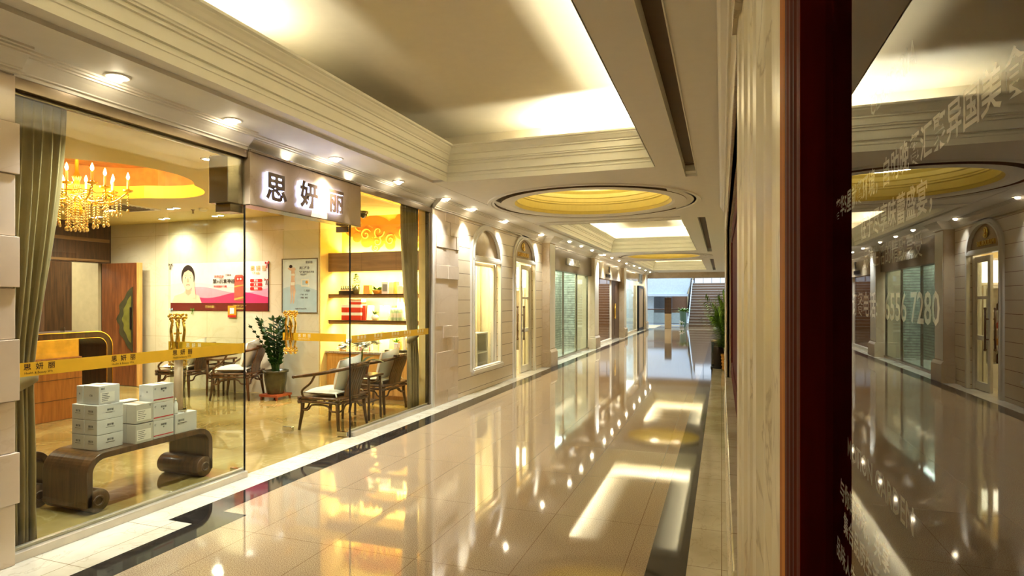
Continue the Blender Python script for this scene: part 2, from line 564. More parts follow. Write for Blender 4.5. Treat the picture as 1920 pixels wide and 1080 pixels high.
class MB:
    def __init__(self):
        self.v, self.f, self.m, self.s = [], [], [], []

    def add(self, vs, fs, mi=0, smooth=False, M=None):
        b = len(self.v)
        for p in vs:
            p = Vector(p)
            self.v.append(tuple(M @ p) if M is not None else tuple(p))
        for f in fs:
            self.f.append([b + i for i in f])
            self.m.append(mi)
            self.s.append(smooth)
        return self

    def box(self, x0, x1, y0, y1, z0, z1, mi=0, M=None):
        vs = [(x, y, z) for z in (z0, z1) for y in (y0, y1) for x in (x0, x1)]
        return self.add(vs, [(0, 2, 3, 1), (4, 5, 7, 6), (0, 1, 5, 4), (2, 6, 7, 3), (0, 4, 6, 2), (1, 3, 7, 5)], mi, False, M)

    def prism(self, poly, a0, a1, axis='z', mi=0, M=None, smooth=False):
        """poly in the two other axes (z: x,y / y: x,z / x: y,z), from a0 to a1 along the axis."""
        def P(p, a):
            return (p[0], p[1], a) if axis == 'z' else (p[0], a, p[1]) if axis == 'y' else (a, p[0], p[1])
        n = len(poly)
        vs = [P(p, a0) for p in poly] + [P(p, a1) for p in poly]
        self.add(vs, [tuple(range(n - 1, -1, -1)), tuple(range(n, 2 * n))], mi, False, M)
        b = len(self.v) - 2 * n
        for i in range(n):
            j = (i + 1) % n
            self.f.append([b + i, b + j, b + n + j, b + n + i])
            self.m.append(mi)
            self.s.append(smooth)
        return self

    def flat(self, poly, z=0, mi=0, M=None):
        return self.add([(p[0], p[1], z) for p in poly], [tuple(range(len(poly)))], mi, False, M)

    def ell(self, cx, cy, rx, ry, z=0, mi=0, M=None, n=20, a0=0, a1=2 * PI):
        full = abs(a1 - a0 - 2 * PI) < 1e-6
        k = n if full else n + 1
        return self.flat([(cx + rx * math.cos(a0 + (a1 - a0) * i / n), cy + ry * math.sin(a0 + (a1 - a0) * i / n)) for i in range(k)], z, mi, M)

    def tube(self, pts, r, n=8, mi=0, closed=False, M=None, flat=1.0, up=(0, 0, 1)):
        P = [Vector(p) for p in pts]
        k = len(P)
        rs = r if isinstance(r, (list, tuple)) else [r] * k
        vs, fs = [], []
        for i in range(k):
            if closed:
                t = P[(i + 1) % k] - P[i - 1]
            else:
                t = P[min(i + 1, k - 1)] - P[max(i - 1, 0)]
            t.normalize()
            u = Vector(up)
            if abs(t.dot(u)) > .95:
                u = Vector((1, 0, 0)) if abs(t.x) < .9 else Vector((0, 1, 0))
            a = t.cross(u).normalized()
            b = a.cross(t).normalized()
            for j in range(n):
                q = 2 * PI * j / n
                vs.append(P[i] + a * (rs[i] * math.cos(q)) + b * (rs[i] * flat * math.sin(q)))
        for i in range(k if closed else k - 1):
            i2 = (i + 1) % k
            for j in range(n):
                j2 = (j + 1) % n
                fs.append((i * n + j, i * n + j2, i2 * n + j2, i2 * n + j))
        if not closed:
            fs.append(tuple(range(n - 1, -1, -1)))
            fs.append(tuple((k - 1) * n + j for j in range(n)))
        return self.add(vs, fs, mi, True, M)

    def lathe(self, prof, c=(0, 0, 0), n=24, mi=0, M=None, smooth=True, mis=None):
        vs, fs, fm = [], [], []
        for (r, z) in prof:
            for j in range(n):
                q = 2 * PI * j / n
                vs.append((c[0] + r * math.cos(q), c[1] + r * math.sin(q), c[2] + z))
        for i in range(len(prof) - 1):
            for j in range(n):
                j2 = (j + 1) % n
                fs.append((i * n + j, i * n + j2, (i + 1) * n + j2, (i + 1) * n + j))
                fm.append(mis[i] if mis else mi)
        k = len(self.f)
        self.add(vs, fs, mi, smooth, M)
        for i, q in enumerate(fm):
            self.m[k + i] = q
        return self

    def ball(self, c, r, nu=12, nv=8, mi=0, M=None):
        rx, ry, rz = r if isinstance(r, (list, tuple)) else (r, r, r)
        vs, fs = [], []
        for i in range(nv + 1):
            a = PI * i / nv
            for j in range(nu):
                q = 2 * PI * j / nu
                vs.append((c[0] + rx * math.sin(a) * math.cos(q), c[1] + ry * math.sin(a) * math.sin(q), c[2] + rz * math.cos(a)))
        for i in range(nv):
            for j in range(nu):
                j2 = (j + 1) % nu
                fs.append((i * nu + j, (i + 1) * nu + j, (i + 1) * nu + j2, i * nu + j2))
        return self.add(vs, fs, mi, True, M)

    def pillow(self, c, sx, sy, sz, M=None, mi=0, n=10, pinch=.12):
        """A stuffed square: flat rim, swollen middle, corners drawn out."""
        vs, fs = [], []
        for s in (1, -1):
            for i in range(n + 1):
                for j in range(n + 1):
                    u, w = i / n * 2 - 1, j / n * 2 - 1
                    h = (max(0, 1 - u ** 4) * max(0, 1 - w ** 4)) ** .6
                    k = 1 - pinch * ((1 - w * w) * u * u + (1 - u * u) * w * w) * .5
                    vs.append((c[0] + u * sx / 2 * k, c[1] + w * sy / 2 * k, c[2] + s * sz / 2 * h))
        N = (n + 1) ** 2
        for q in (0, 1):
            for i in range(n):
                for j in range(n):
                    a = q * N + i * (n + 1) + j
                    f = (a, a + n + 1, a + n + 2, a + 1)
                    fs.append(f if q == 0 else f[::-1])
        return self.add(vs, fs, mi, True, M)

    def leaf(self, p, d, L, W, droop=.3, mi=0, n=5, roll=0.0, fold=.15):
        """One blade from point p along d, drooping, with a fold along its middle."""
        p, d = Vector(p), Vector(d).normalized()
        side = d.cross(Vector((0, 0, 1)))
        if side.length < .05:
            side = Vector((1, 0, 0))
        side.normalize()
        side = Matrix.Rotation(roll, 3, d) @ side
        nrm = side.cross(d).normalized()
        vs, fs = [], []
        for i in range(n + 1):
            t = i / n
            c = p + d * (L * t) - Vector((0, 0, droop * L * t * t))
            w = W * .5 * math.sin(PI * min(1, .06 + t * .94)) ** .7 if 0 < i < n else W * .06
            vs += [c - side * w + nrm * (w * fold), c, c + side * w + nrm * (w * fold)]
        for i in range(n):
            a = i * 3
            fs += [(a, a + 1, a + 4, a + 3), (a + 1, a + 2, a + 5, a + 4)]
        return self.add(vs, fs, mi, True)

    def text(self, body, size, M, depth=0.0, mi=0, bold=0.0, align='LEFT', space=1.0):
        vs, fs = text_geo(body, size, depth, bold, align, space)
        return self.add(vs, fs, mi, False, M)

    def build(self, name, mats, parent=None, bevel=0, solid=0, fix=True, seg=2):
        me = bpy.data.meshes.new(name)
        me.from_pydata(self.v, [], self.f)
        if isinstance(mats, str):
            mats = [mats]
        for q in mats:
            me.materials.append(MATS[q])
        me.polygons.foreach_set('material_index', self.m)
        me.polygons.foreach_set('use_smooth', self.s)
        if fix:
            bm = bmesh.new()
            bm.from_mesh(me)
            bmesh.ops.recalc_face_normals(bm, faces=bm.faces)
            bm.to_mesh(me)
            bm.free()
        me.update()
        o = bpy.data.objects.new(name, me)
        COL.objects.link(o)
        if parent:
            o.parent = parent
        if bevel:
            b = o.modifiers.new('bevel', 'BEVEL')
            b.width = bevel
            b.segments = seg
            b.limit_method = 'ANGLE'
            b.angle_limit = math.radians(40)
        if solid:
            s = o.modifiers.new('thickness', 'SOLIDIFY')
            s.thickness = solid
            s.offset = 0
        return o


def tag(o, label, cat, group=None, kind=None):
    o['label'] = label
    o['category'] = cat
    if group:
        o['group'] = group
    if kind:
        o['kind'] = kind
    return o


def thing(name, label, cat, loc=(0, 0, 0), rz=0, group=None, scale=1):
    o = bpy.data.objects.new(name, None)
    o.empty_display_size = .1
    o.location = loc
    o.rotation_euler = (0, 0, rz)
    o.scale = (scale,) * 3
    COL.objects.link(o)
    return tag(o, label, cat, group)


def struct(name, mb, mats, parent=None, label=None, cat=None, **kw):
    o = mb.build(name, mats, parent, **kw)
    if not parent:
        o['kind'] = 'structure'
        if label:
            o['label'] = label
            o['category'] = cat
    return o


def dup(root, loc=None, rz=None, label=None, group=None, scale=None):
    r = root.copy()
    COL.objects.link(r)
    if loc is not None:
        r.location = loc
    if rz is not None:
        r.rotation_euler = (0, 0, rz)
    if scale:
        r.scale = (scale,) * 3
    if label:
        r['label'] = label
    if group:
        r['group'] = group
    for ch in list(root.children):
        c = ch.copy()
        COL.objects.link(c)
        c.parent = r
        for g in list(ch.children):
            d = g.copy()
            COL.objects.link(d)
            d.parent = c
    return r

# ================================================================== SETTING
# ------------------------------------------------------------------ floors
fl = MB()
fl.box(-3.44, -.41, -6, 36.6, -.1, 0)
floor = struct('floor', fl, 'tan_granite')
b = MB()
b.box(-3.45, -3.22, -6, 3.38, -.1, .001)
b.box(-3.67, -3.44, 3.12, 32.6, -.1, .0012)
b.box(-.41, -.19, -6, 33.0, -.1, .001)
b.build('black_border', 'black_marble', floor)
b = MB()
b.box(-3.98, -3.45, -6, 3.12, -.1, .0006)
b.box(-3.98, -3.67, 3.12, 33.0, -.1, .0006)
b.box(-.19, .6, -6, 33.0, -.1, .0006)
b.build('pale_border', 'white_marble', floor)
b = MB()
b.box(-11.6, -3.97, -2.0, 8.5, -.1, .0)
struct('floor', b, 'salon_marble')
b = MB()
b.box(-8.0, -3.97, 8.5, 33, -.1, .004)
struct('floor', b, 'white_marble')
b = MB()
b.box(-14, -3.44, 33.0, 37.2, -.12, 0.002)
b.box(-3.44, -.41, 36.6, 37.2, -.12, 0.002)
b.box(-.41, 4, 33.0, 37.2, -.12, 0.002)
struct('floor', b, 'court_beige')

# ------------------------------------------------------------------ corridor ceiling
SZ = 3.0


def plate_hole(mb, x0, x1, y0, y1, cx, cy, r, z, n=64, mi=0):
    """Flat plate with a round hole."""
    inn, out = [], []
    for i in range(n):
        a = 2 * PI * i / n
        c, s = math.cos(a), math.sin(a)
        inn.append((cx + r * c, cy + r * s, z))
        t = min(((x1 - cx) / c if c > 1e-9 else (x0 - cx) / c if c < -1e-9 else 1e9),
                ((y1 - cy) / s if s > 1e-9 else (y0 - cy) / s if s < -1e-9 else 1e9))
        out.append((cx + t * c, cy + t * s, z))
    fs = [(i, (i + 1) % n, n + (i + 1) % n, n + i) for i in range(n)]
    mb.add(inn + out, fs, mi)
    # corners cut by the ray fan
    for (X, Y) in ((x0, y0), (x0, y1), (x1, y0), (x1, y1)):
        k = sorted(range(n), key=lambda i: (out[i][0] - X) ** 2 + (out[i][1] - Y) ** 2)
        a = out[k[0]]
        e = next((out[i] for i in k[1:] if abs(out[i][0] - a[0]) > 1e-6 and abs(out[i][1] - a[1]) > 1e-6), None)
        if e and (abs(a[0] - X) > 1e-6 or abs(a[1] - Y) > 1e-6):
            mb.add([a, (X, Y, z), e], [(0, 1, 2)], mi)


COFFERS = ((-5.0, 6.6), (11.1, 18.1), (22.6, 29.75))
DOMES = (8.85, 20.4)
CX0, CX1 = -3.19, -.68          # coffer edges in X
ce = MB()
ce.box(-4.3, -3.38, -6.2, 33.0, SZ, SZ + .12)                       # soffit by the shops
ce.box(-3.40, CX0 - .0, -6.2, 33.0, SZ + .03, SZ + .12)               # recessed band
ce.box(CX1, -.4, -6.2, 33.0, SZ, SZ + .12)
ce.box(-.27, .7, -6.2, 33.0, SZ, SZ + .12)
zones = [(-6.2, -5.0), (6.6, 11.1), (18.1, 22.6), (29.75, 33.0)]
for k, (ya, yb) in enumerate(zones):
    if k in (1, 2):
        yc = DOMES[k - 1]
        plate_hole(ce, CX0 - .19, CX1 + .28, yc - 1.85, yc + 1.85, -1.85, yc, 1.58, SZ + .004)
        ce.box(CX0 - .19, -.4, ya, yc - 1.85, SZ + .002, SZ + .12)
        ce.box(CX0 - .19, -.4, yc + 1.85, yb - .42, SZ + .002, SZ + .12)
        ce.box(CX0 - .19, -.4, yb - .42, yb - .30, SZ + .07, SZ + .12, 1)     # cross slot
        ce.box(CX0 - .19, -.4, yb - .30, yb, SZ + .002, SZ + .12)
    else:
        ce.box(CX0, CX1, ya, yb, SZ + .002, SZ + .12)
# long slots in the soffit on the wall side
ends = [-6.2, 7.25, 10.9, 18.75, 22.2, 30.4, 33.0]
for i in range(6):
    if i % 2 == 0:
        ce.box(-.4, -.27, ends[i], ends[i + 1], SZ + .10, SZ + .12, 1)
    else:
        ce.box(-.4, -.27, ends[i], ends[i + 1], SZ, SZ + .12, 0)
ceiling = struct('ceiling', ce, ['ceiling_white', 'slot_brown'])
b = MB()
for x in (-.40, -.27):
    b.box(x - .004, x + .004, -6.2, 7.25, SZ - .012, SZ + .1)
b.box(-.40, -.27, 7.10, 7.25, SZ + .03, SZ + .1)
b.build('slot_lip', 'moulding_white', ceiling)

# crown mouldings of the coffers: (inward, height), mitred round the rectangle
CROWN = [(.006, -.005), (.006, .055), (.012, .06), (.012, .075), (.002, .08), (.002, .10), (.022, .105), (.026, .19), (.040, .195), (.040, .207),
         (.032, .210), (.032, .222), (.05, .226), (.05, .24), (.060, .245), (.064, .305), (.078, .31), (.078, .322), (.095, .335), (.115, .36),
         (.13, .375), (.13, .385), (.155, .392), (.16, .41), (.12, .415), (.0, .26), (-.40, .25)]


def rect_sweep(mb, x0, x1, y0, y1, prof, z0, mi=0):
    vs, fs = [], []
    for (u, z) in prof:
        vs += [(x0 + u, y0 + u, z0 + z), (x1 - u, y0 + u, z0 + z), (x1 - u, y1 - u, z0 + z), (x0 + u, y1 - u, z0 + z)]
    for i in range(len(prof) - 1):
        for j in range(4):
            j2 = (j + 1) % 4
            fs.append((i * 4 + j, i * 4 + j2, i * 4 + 4 + j2, i * 4 + 4 + j))
    mb.add(vs, fs, mi)


for k, (ya, yb) in enumerate(COFFERS):
    b = MB()
    rect_sweep(b, CX0, CX1, ya, yb, CROWN, SZ)
    b.build('crown_moulding', 'moulding_white', ceiling, fix=False)
    b = MB()
    b.box(-3.6, -.27, ya - .4, yb + .4, 3.66, 3.70)
    for (x0, x1, y0, y1) in ((-3.62, -3.58, ya - .4, yb + .4), (-.29, -.25, ya - .4, yb + .4), (-3.6, -.27, ya - .42, ya - .38), (-3.6, -.27, yb + .38, yb + .42)):
        b.box(x0, x1, y0, y1, 3.1, 3.69)
    b.build('coffer_ceiling', 'coffer_paint', ceiling)
for yc in DOMES:
    b = MB()
    prof = [(1.58, 3.004), (1.575, 2.985), (1.53, 2.985), (1.51, 3.0), (1.475, 3.0), (1.475, 3.07), (1.38, 3.07), (1.38, 2.992), (1.21, 2.992), (1.17, 3.01)]
    b.lathe(prof, (-1.85, yc, 0), 72, 0, mis=[0, 0, 0, 0, 1, 1, 1, 0, 0], smooth=False)
    b.build('dome_ring', ['ceiling_white', 'slot_brown'], ceiling, fix=False)
    b = MB()
    prof = [(1.17, 3.01), (1.15, 3.05), (1.135, 3.06), (1.125, 3.16), (1.10, 3.17), (1.10, 3.19), (1.085, 3.20), (1.08, 3.26), (1.055, 3.27), (1.05, 3.33), (1.0, 3.37), (1.0, 3.385), (1.06, 3.385)]
    b.lathe(prof, (-1.85, yc, 0), 96, smooth=False)
    b.build('dome_moulding', 'dome_yellow', ceiling, fix=False)
    b = MB()
    b.lathe([(1.06, 3.385), (1.25, 3.385), (1.25, 3.62), (0.001, 3.62)], (-1.85, yc, 0), 72)
    b.build('dome_top', 'coffer_paint', ceiling, fix=False)
# vent in the second coffer
b = MB()
b.box(-2.05, -1.65, 14.0, 14.4, 3.635, 3.66)
for i in range(6):
    b.box(-2.02, -1.68, 14.04 + .058 * i, 14.06 + .058 * i, 3.625, 3.635, 1)
tag(b.build('air_vent', ['trim_white', 'slot_brown']), 'small white louvred air vent in the deep coffer beyond the first dome', 'vent')

# cornices along both sides
CORN = [(0, .0), (.03, .0), (.03, .022), (.045, .026), (.045, .034), (.06, .05), (.085, .075), (.11, .095), (.12, .098), (.12, .108), (.135, .112), (.135, .124), (.15, .127), (.15, .142), (0, .142)]


def cornice(y0, y1, xb, sgn=1, zb=2.86, parent=None, scale=1.0):
    b = MB()
    b.prism([(xb + sgn * u * scale, zb + z) for (u, z) in CORN], y0, y1, 'y')
    return b.build('cornice_moulding', 'trim_white', parent)


def pier_cornice(y0, y1, x_wall, x_face, zb=2.86, parent=None):
    """Cornice that also returns round the two sides of a pier."""
    b = MB()
    vs, fs = [], []
    for (u, z) in CORN:
        vs += [(x_wall, y0 - u, zb + z), (x_face + u, y0 - u, zb + z), (x_face + u, y1 + u, zb + z), (x_wall, y1 + u, zb + z)]
    n = len(CORN)
    for i in range(n - 1):
        for j in range(3):
            fs.append((i * 4 + j, i * 4 + j + 1, i * 4 + 5 + j, i * 4 + 4 + j))
    b.add(vs, fs)
    return b.build('cornice_moulding', 'trim_white', parent, fix=False)


# ------------------------------------------------------------------ wall on the shop side
wl = MB()
wl.box(-4.3, -3.90, -6, 2.285, 0, 2.87)                 # behind the near pier blocks
wl.box(-4.3, -3.95, 2.2, 7.65, 2.87, 3.02)
wl.box(-4.12, -3.90, 7.66, 8.5, 0, 3.0)
wl.box(-4.08, -3.90, 8.5, 9.03, 0, 3.0)
wl.box(-4.08, -3.90, 10.30, 11.12, 0, 3.0)
wl.box(-4.08, -3.90, 12.45, 13.2, 0, 3.0)
wl.box(-4.06, -3.90, 9.03, 10.30, 0, .36)


def over_arch(mb, y0, y1, zs, h, ztop, x0, x1, n=24):
    c, r = (y0 + y1) / 2, (y1 - y0) / 2
    arc = [(c - r * math.cos(PI * i / n), zs + h * math.sin(PI * i / n)) for i in range(n + 1)]
    mb.prism(arc + [(y1, ztop), (y0, ztop)], x0, x1, 'x')


def arch_band(mb, y0, y1, zb, zs, h, w, x0, x1, mi=0, n=24):
    """Moulding that frames an arched opening: jambs and arch in one."""
    c, r = (y0 + y1) / 2, (y1 - y0) / 2
    inn = [(y0, zb)] + [(c - r * math.cos(PI * i / n), zs + h * math.sin(PI * i / n)) for i in range(n + 1)] + [(y1, zb)]
    out = [(y0 - w, zb)] + [(c - (r + w) * math.cos(PI * i / n), zs + (h + w) * math.sin(PI * i / n)) for i in range(n + 1)] + [(y1 + w, zb)]
    k = len(inn)
    vs = [(x, p[0], p[1]) for x in (x0, x1) for P in (inn, out) for p in P]
    fs = []
    for i in range(k - 1):
        fs += [(2 * k + i, 2 * k + i + 1, 3 * k + i + 1, 3 * k + i), (i, k + i, k + i + 1, i + 1),
               (i, i + 1, 2 * k + i + 1, 2 * k + i), (k + i, 3 * k + i, 3 * k + i + 1, k + i + 1)]
    mb.add(vs, fs, mi)


over_arch(wl, 9.03, 10.30, 2.28, .50, 3.0, -4.08, -3.90)
over_arch(wl, 11.12, 12.45, 2.38, .44, 3.0, -4.08, -3.90)
wall_shop = struct('wall_left', wl, 'groove_stone')

# near pier, rusticated blocks that jut by turns
b = MB()
z = 0.0
k = 0
random.seed(3)
while z < 2.86:
    h = .30 if k % 3 else .36
    h = min(h, 2.86 - z)
    j = .016 if k % 2 else 0
    b.box(-4.0, -3.885 + j, 1.2, 2.29 + j * .9, z + .002, z + h - .002)
    z += h
    k += 1
b.build('pier_block', 'pilaster_marble', wall_shop, bevel=.004)
cornice(-5.9, 2.29, -3.87, parent=wall_shop)
cornice(2.29, 4.10, -3.93, parent=wall_shop)
cornice(4.10, 7.62, -3.985, parent=wall_shop)
cornice(7.62, 13.2, -3.9, parent=wall_shop)
# polished pier beside the salon glass with random proud blocks
b = MB()
b.box(-3.99, -3.894, 7.66, 8.47, 0, 2.86)
random.seed(12)
z = .02
while z < 2.8:
    h = random.choice((.2, .26, .32, .18))
    y = 7.70
    while y < 8.46:
        w = random.choice((.22, .3, .38, .46))
        w = min(w, 8.465 - y)
        h2 = min(h, 2.85 - z)
        if random.random() < .55 and w > .06 and h2 > .05:
            b.box(-3.91, -3.894 + random.choice((.006, .012, .02)), y, y + w, z, z + h2)
        y += w
    z += h
b.build('block_facing', 'pilaster_marble', wall_shop, bevel=.003)
b = MB()
b.box(-3.99, -3.895, 7.60, 7.67, 0, 2.86)
b.build('pale_jamb', 'trim_white', wall_shop, bevel=.006)

# piers between the far shops
PIERS = [(13.1, 13.58, -3.72), (18.40, 19.05, -3.76), (24.5, 25.1, -3.78), (31.5, 32.3, -3.74)]
for (y0, y1, xf) in PIERS:
    b = MB()
    b.box(-4.4, xf, y0, y1, 0, 2.87)
    o = struct('pillar', b, 'pier_marble', bevel=.01)
    b = MB()
    b.box(-4.4, xf + .05, y0 - .05, y1 + .05, 0, .34)
    b.prism([(-4.4, .34), (xf + .05, .34), (xf + .015, .40), (-4.4, .40)], y0 - .03, y1 + .03, 'y')
    b.build('plinth', 'pier_marble', o, bevel=.006)
    b = MB()
    b.box(xf - .004, xf + .006, y0 + .02, y1 - .02, .42, 2.84)
    b.build('pale_facing', 'trim_white', o, bevel=.004)
    pier_cornice(y0, y1, -4.4, xf, parent=o)
for (y0, y1) in ((13.58, 18.40), (19.05, 24.5), (25.1, 31.5)):
    cornice(y0, y1, -3.9, parent=wall_shop)

# ------------------------------------------------------------------ salon shopfront frame, glass and doors
b = MB()
b.box(-3.985, -3.905, 2.29, 4.11, 2.79, 2.86)
b.box(-3.985, -3.955, 2.29, 4.11, 2.77, 2.79)
struct('trim_1', b, 'steel', bevel=.003)
b = MB()
b.box(-3.985, -3.905, 2.29, 4.11, 0, .055)
b.box(-3.985, -3.95, 2.29, 4.11, .055, .075)
struct('trim_2', b, 'sill_metal', bevel=.004)
b = MB()
b.box(-3.985, -3.905, 5.79, 7.60, 2.79, 2.86)
struct('trim_3', b, 'steel', bevel=.003)
b = MB()
b.box(-3.985, -3.905, 5.70, 7.60, 0, .055)
b.box(-3.985, -3.95, 5.70, 7.60, .055, .075)
struct('trim_4', b, 'sill_metal', bevel=.004)
b = MB()
b.box(-3.985, -3.92, 7.545, 7.60, .05, 2.80)
struct('trim_5', b, 'steel', bevel=.004)


def tape_text(mb, M, mi, sc=1.0):
    """The salon's printed line: three characters over a small caption."""
    mb.text('思  妍  丽', .044 * sc, M @ Matrix.Translation((0, .034 * sc, 0)), 0, mi, .0006)
    mb.text('Health & Beauty SPA', .019 * sc, M @ Matrix.Translation((.005, .0065 * sc, 0)), 0, mi)


def pane(name, x0, x1, y0, y1, z0, z1, mat='clear_glass', parent=None):
    b = MB()
    b.box(x0, x1, y0, y1, z0, z1)
    if parent:
        return b.build(name, mat, parent)
    return struct(name, b, mat)


w1 = pane('window_1', -3.948, -3.936, 2.295, 4.105, .06, 2.79)
b = MB()
b.box(-3.9355, -3.9345, 2.30, 4.10, 1.088, 1.172)
for i, y in enumerate((2.36, 2.90, 3.38)):
    tape_text(b, face_xp(-3.9338, y, 1.095), 1)
b.build('printed_tape', ['tape_gold', 'ink_dark'], w1)
w2 = pane('window_2', -3.948, -3.936, 5.68, 7.545, .06, 2.79)
b = MB()
b.box(-3.9355, -3.9345, 5.69, 7.54, 1.06, 1.145)
for i, y in enumerate((5.80, 6.15, 6.55, 6.86, 7.22)):
    tape_text(b, face_xp(-3.9338, y, 1.067), 1)
b.build('printed_tape', ['tape_gold', 'tape_white'], w2)


def handle_geo(mb, x, y0, zc):
    """Two facing bowed bars with cast blossoms at the ends."""
    for s in (-1, 1):
        pts = catmull([(x + .020 * s, y0, zc + .19), (x + .042 * s, y0, zc + .10), (x + .030 * s, y0, zc), (x + .042 * s, y0, zc - .10), (x + .020 * s, y0, zc - .19)], 5)
        mb.tube(pts, [.009 + .004 * math.sin(PI * i / (len(pts) - 1)) for i in range(len(pts))], 8)
        for (dz, n) in ((.215, 7), (-.215, 6)):
            for q in range(n):
                a = 2 * PI * q / n
                mb.ball((x + .036 * s + .027 * math.cos(a), y0 + .010 * math.sin(a * 2), zc + dz + .030 * math.sin(a)), (.0125, .012, .014), 7, 5)
            mb.ball((x + .036 * s, y0, zc + dz), .013, 8, 6)
            for q in range(4):
                mb.ball((x + (.030 + .006 * (q % 2)) * s, y0 + .006, zc + dz * (.84 - .09 * q)), .009, 6, 5)


def glass_door(name, yh, x_free, sgn):
    d = pane(name, x_free, -3.975, yh - .006, yh + .006, .035, 2.36)
    b = MB()
    b.box(x_free + .005, x_free + .145, yh - .018, yh + .018, .012, .065)
    b.box(-4.10, -3.96, yh - .018, yh + .018, .012, .065)
    b.build('patch_fitting', 'chrome', d, bevel=.004)
    b = MB()
    b.box(-4.11, -3.96, yh - .018, yh + .018, 2.31, 2.375)
    b.build('patch_fitting', 'steel', d, bevel=.004)
    b = MB()
    b.box(x_free + .004, -3.98, yh - .0078, yh - .0068, 1.075, 1.165)
    M = Matrix(((1, 0, 0, x_free + .22), (0, 0, -1, yh - .0085), (0, 1, 0, 1.085), (0, 0, 0, 1)))
    tape_text(b, M, 1, 1.0)
    b.build('printed_tape', ['tape_gold', 'tape_white'], d)
    for s in (-1, 1):
        b = MB()
        handle_geo(b, x_free + .11, yh + s * .035, 1.17)
        b.tube([(x_free + .11, yh, 1.24), (x_free + .11, yh + s * .035, 1.24)], .010, 8)
        b.tube([(x_free + .11, yh, 1.10), (x_free + .11, yh + s * .035, 1.10)], .010, 8)
        b.build('door_handle', 'brass', d)
    return d


glass_door('door_1', 4.12, -4.84, 1)
glass_door('door_2', 5.66, -4.86, 1)
# dark joint of the near door's hinge edge against the fixed pane
b = MB()
b.box(-3.952, -3.935, 4.107, 4.113, .0, 2.38)
b.box(-3.952, -3.935, 5.669, 5.676, .0, 2.38)
struct('trim_6', b, 'black_metal')
b = MB()
b.box(-4.16, -3.95, 3.93, 4.102, 2.38, 2.785)
b.box(-4.14, -3.97, 3.98, 4.10, 2.31, 2.38)
struct('trim_7', b, 'steel', bevel=.006)

# ------------------------------------------------------------------ salon room
b = MB()
b.box(-11.2, -6.55, 7.90, 8.1, 0, 3.0)
wall = struct('wall_salon_side', b, 'cream_marble')
b = MB()
b.box(-6.68, -6.0, 7.80, 8.45, 0, 3.0)
struct('pillar', b, 'column_marble', bevel=.006)
b = MB()
b.box(-6.0, -4.0, 8.40, 8.5, 0, 3.0)
b.box(-4.13, -3.99, 7.62, 8.42, 0, 3.0)
struct('wall_shelf_niche', b, 'niche_paint')
b = MB()
b.box(-6.05, -5.985, 7.82, 8.42, 0, 3.0)
struct('wall_niche_side', b, 'niche_paint')
# back wall with the doorway
b = MB()
b.box(-10.9, -10.72, -2, 6.75, 0, 3.0)
b.box(-10.9, -10.72, 6.75, 7.9, 2.22, 3.0)
wall = struct('wall_salon_back', b, 'dark_wood')
b = MB()
b.box(-10.73, -10.70, 5.5, 7.86, 2.60, 2.66)
b.box(-10.73, -10.705, 5.5, 7.86, 2.24, 2.28)
b.build('wall_moulding', 'panel_wood', wall)
# passage behind the doorway
b = MB()
b.box(-13.2, -13.1, 4.5, 10.2, 0, 2.8)
struct('wall_passage_end', b, 'court_beige')
b = MB()
b.box(-13.1, -10.9, 7.86, 8.0, 0, 2.8)
b.box(-13.1, -10.9, 4.4, 4.5, 0, 2.8)
struct('wall_passage_side', b, 'dark_wood')
b = MB()
b.box(-11.62, -10.92, 7.80, 7.86, 0, 2.7)
struct('wall_passage_panel', b, 'court_beige')
b = MB()
b.box(-13.1, -10.9, 4.4, 8.0, -.1, 0)
struct('floor', b, 'salon_marble')
b = MB()
b.box(-13.2, -10.8, 4.4, 10.2, 2.8, 2.9)
struct('ceiling', b, 'salon_ceiling')
b = MB()
b.box(-11.0, -3.99, -2.1, -2.0, 0, 3.0)
struct('wall_salon_end', b, 'cream_marble')
# salon ceiling with the cloud shaped recess
CLX, CLY = -7.0, 4.75


def cloud(n=96, k=1.0):
    P = []
    for i in range(n):
        a = 2 * PI * i / n
        r = (1.22 + .14 * abs(math.sin(2.5 * (a - .62)))) * k
        P.append((CLX + r * math.cos(a), CLY + r * math.sin(a)))
    return P


b = MB()
P = cloud()
n = len(P)
inn, out = [], []
X0, X1, Y0, Y1 = -10.72, -3.99, -2.0, 8.45
for i, p in enumerate(P):
    a = 2 * PI * i / n
    c, s = math.cos(a), math.sin(a)
    t = min(((X1 - CLX) / c if c > 1e-9 else (X0 - CLX) / c if c < -1e-9 else 1e9), ((Y1 - CLY) / s if s > 1e-9 else (Y0 - CLY) / s if s < -1e-9 else 1e9))
    inn.append((p[0], p[1], 2.93))
    out.append((CLX + t * c, CLY + t * s, 2.93))
b.add(inn + out, [(i, (i + 1) % n, n + (i + 1) % n, n + i) for i in range(n)])
for (X, Y) in ((X0, Y0), (X0, Y1), (X1, Y0), (X1, Y1)):
    kk = sorted(range(n), key=lambda i: (out[i][0] - X) ** 2 + (out[i][1] - Y) ** 2)
    a = out[kk[0]]
    e = next(out[i] for i in kk[1:] if abs(out[i][0] - a[0]) > 1e-6 and abs(out[i][1] - a[1]) > 1e-6)
    b.add([a, (X, Y, 2.93), e], [(0, 1, 2)])
salon_ceiling = struct('ceiling', b, 'salon_ceiling')
b = MB()
vs = [(p[0], p[1], z) for z in (2.93, 3.10) for p in P]
b.add(vs, [(i, (i + 1) % n, n + (i + 1) % n, n + i) for i in range(n)])
b.build('recess_edge', 'recess_yellow', salon_ceiling)
b = MB()
Q = cloud(n, 1.25)
vs = [(p[0], p[1], 3.10) for p in P] + [(p[0], p[1], 3.10) for p in Q] + [(p[0], p[1], 3.42) for p in Q] + [(CLX, CLY, 3.42)]
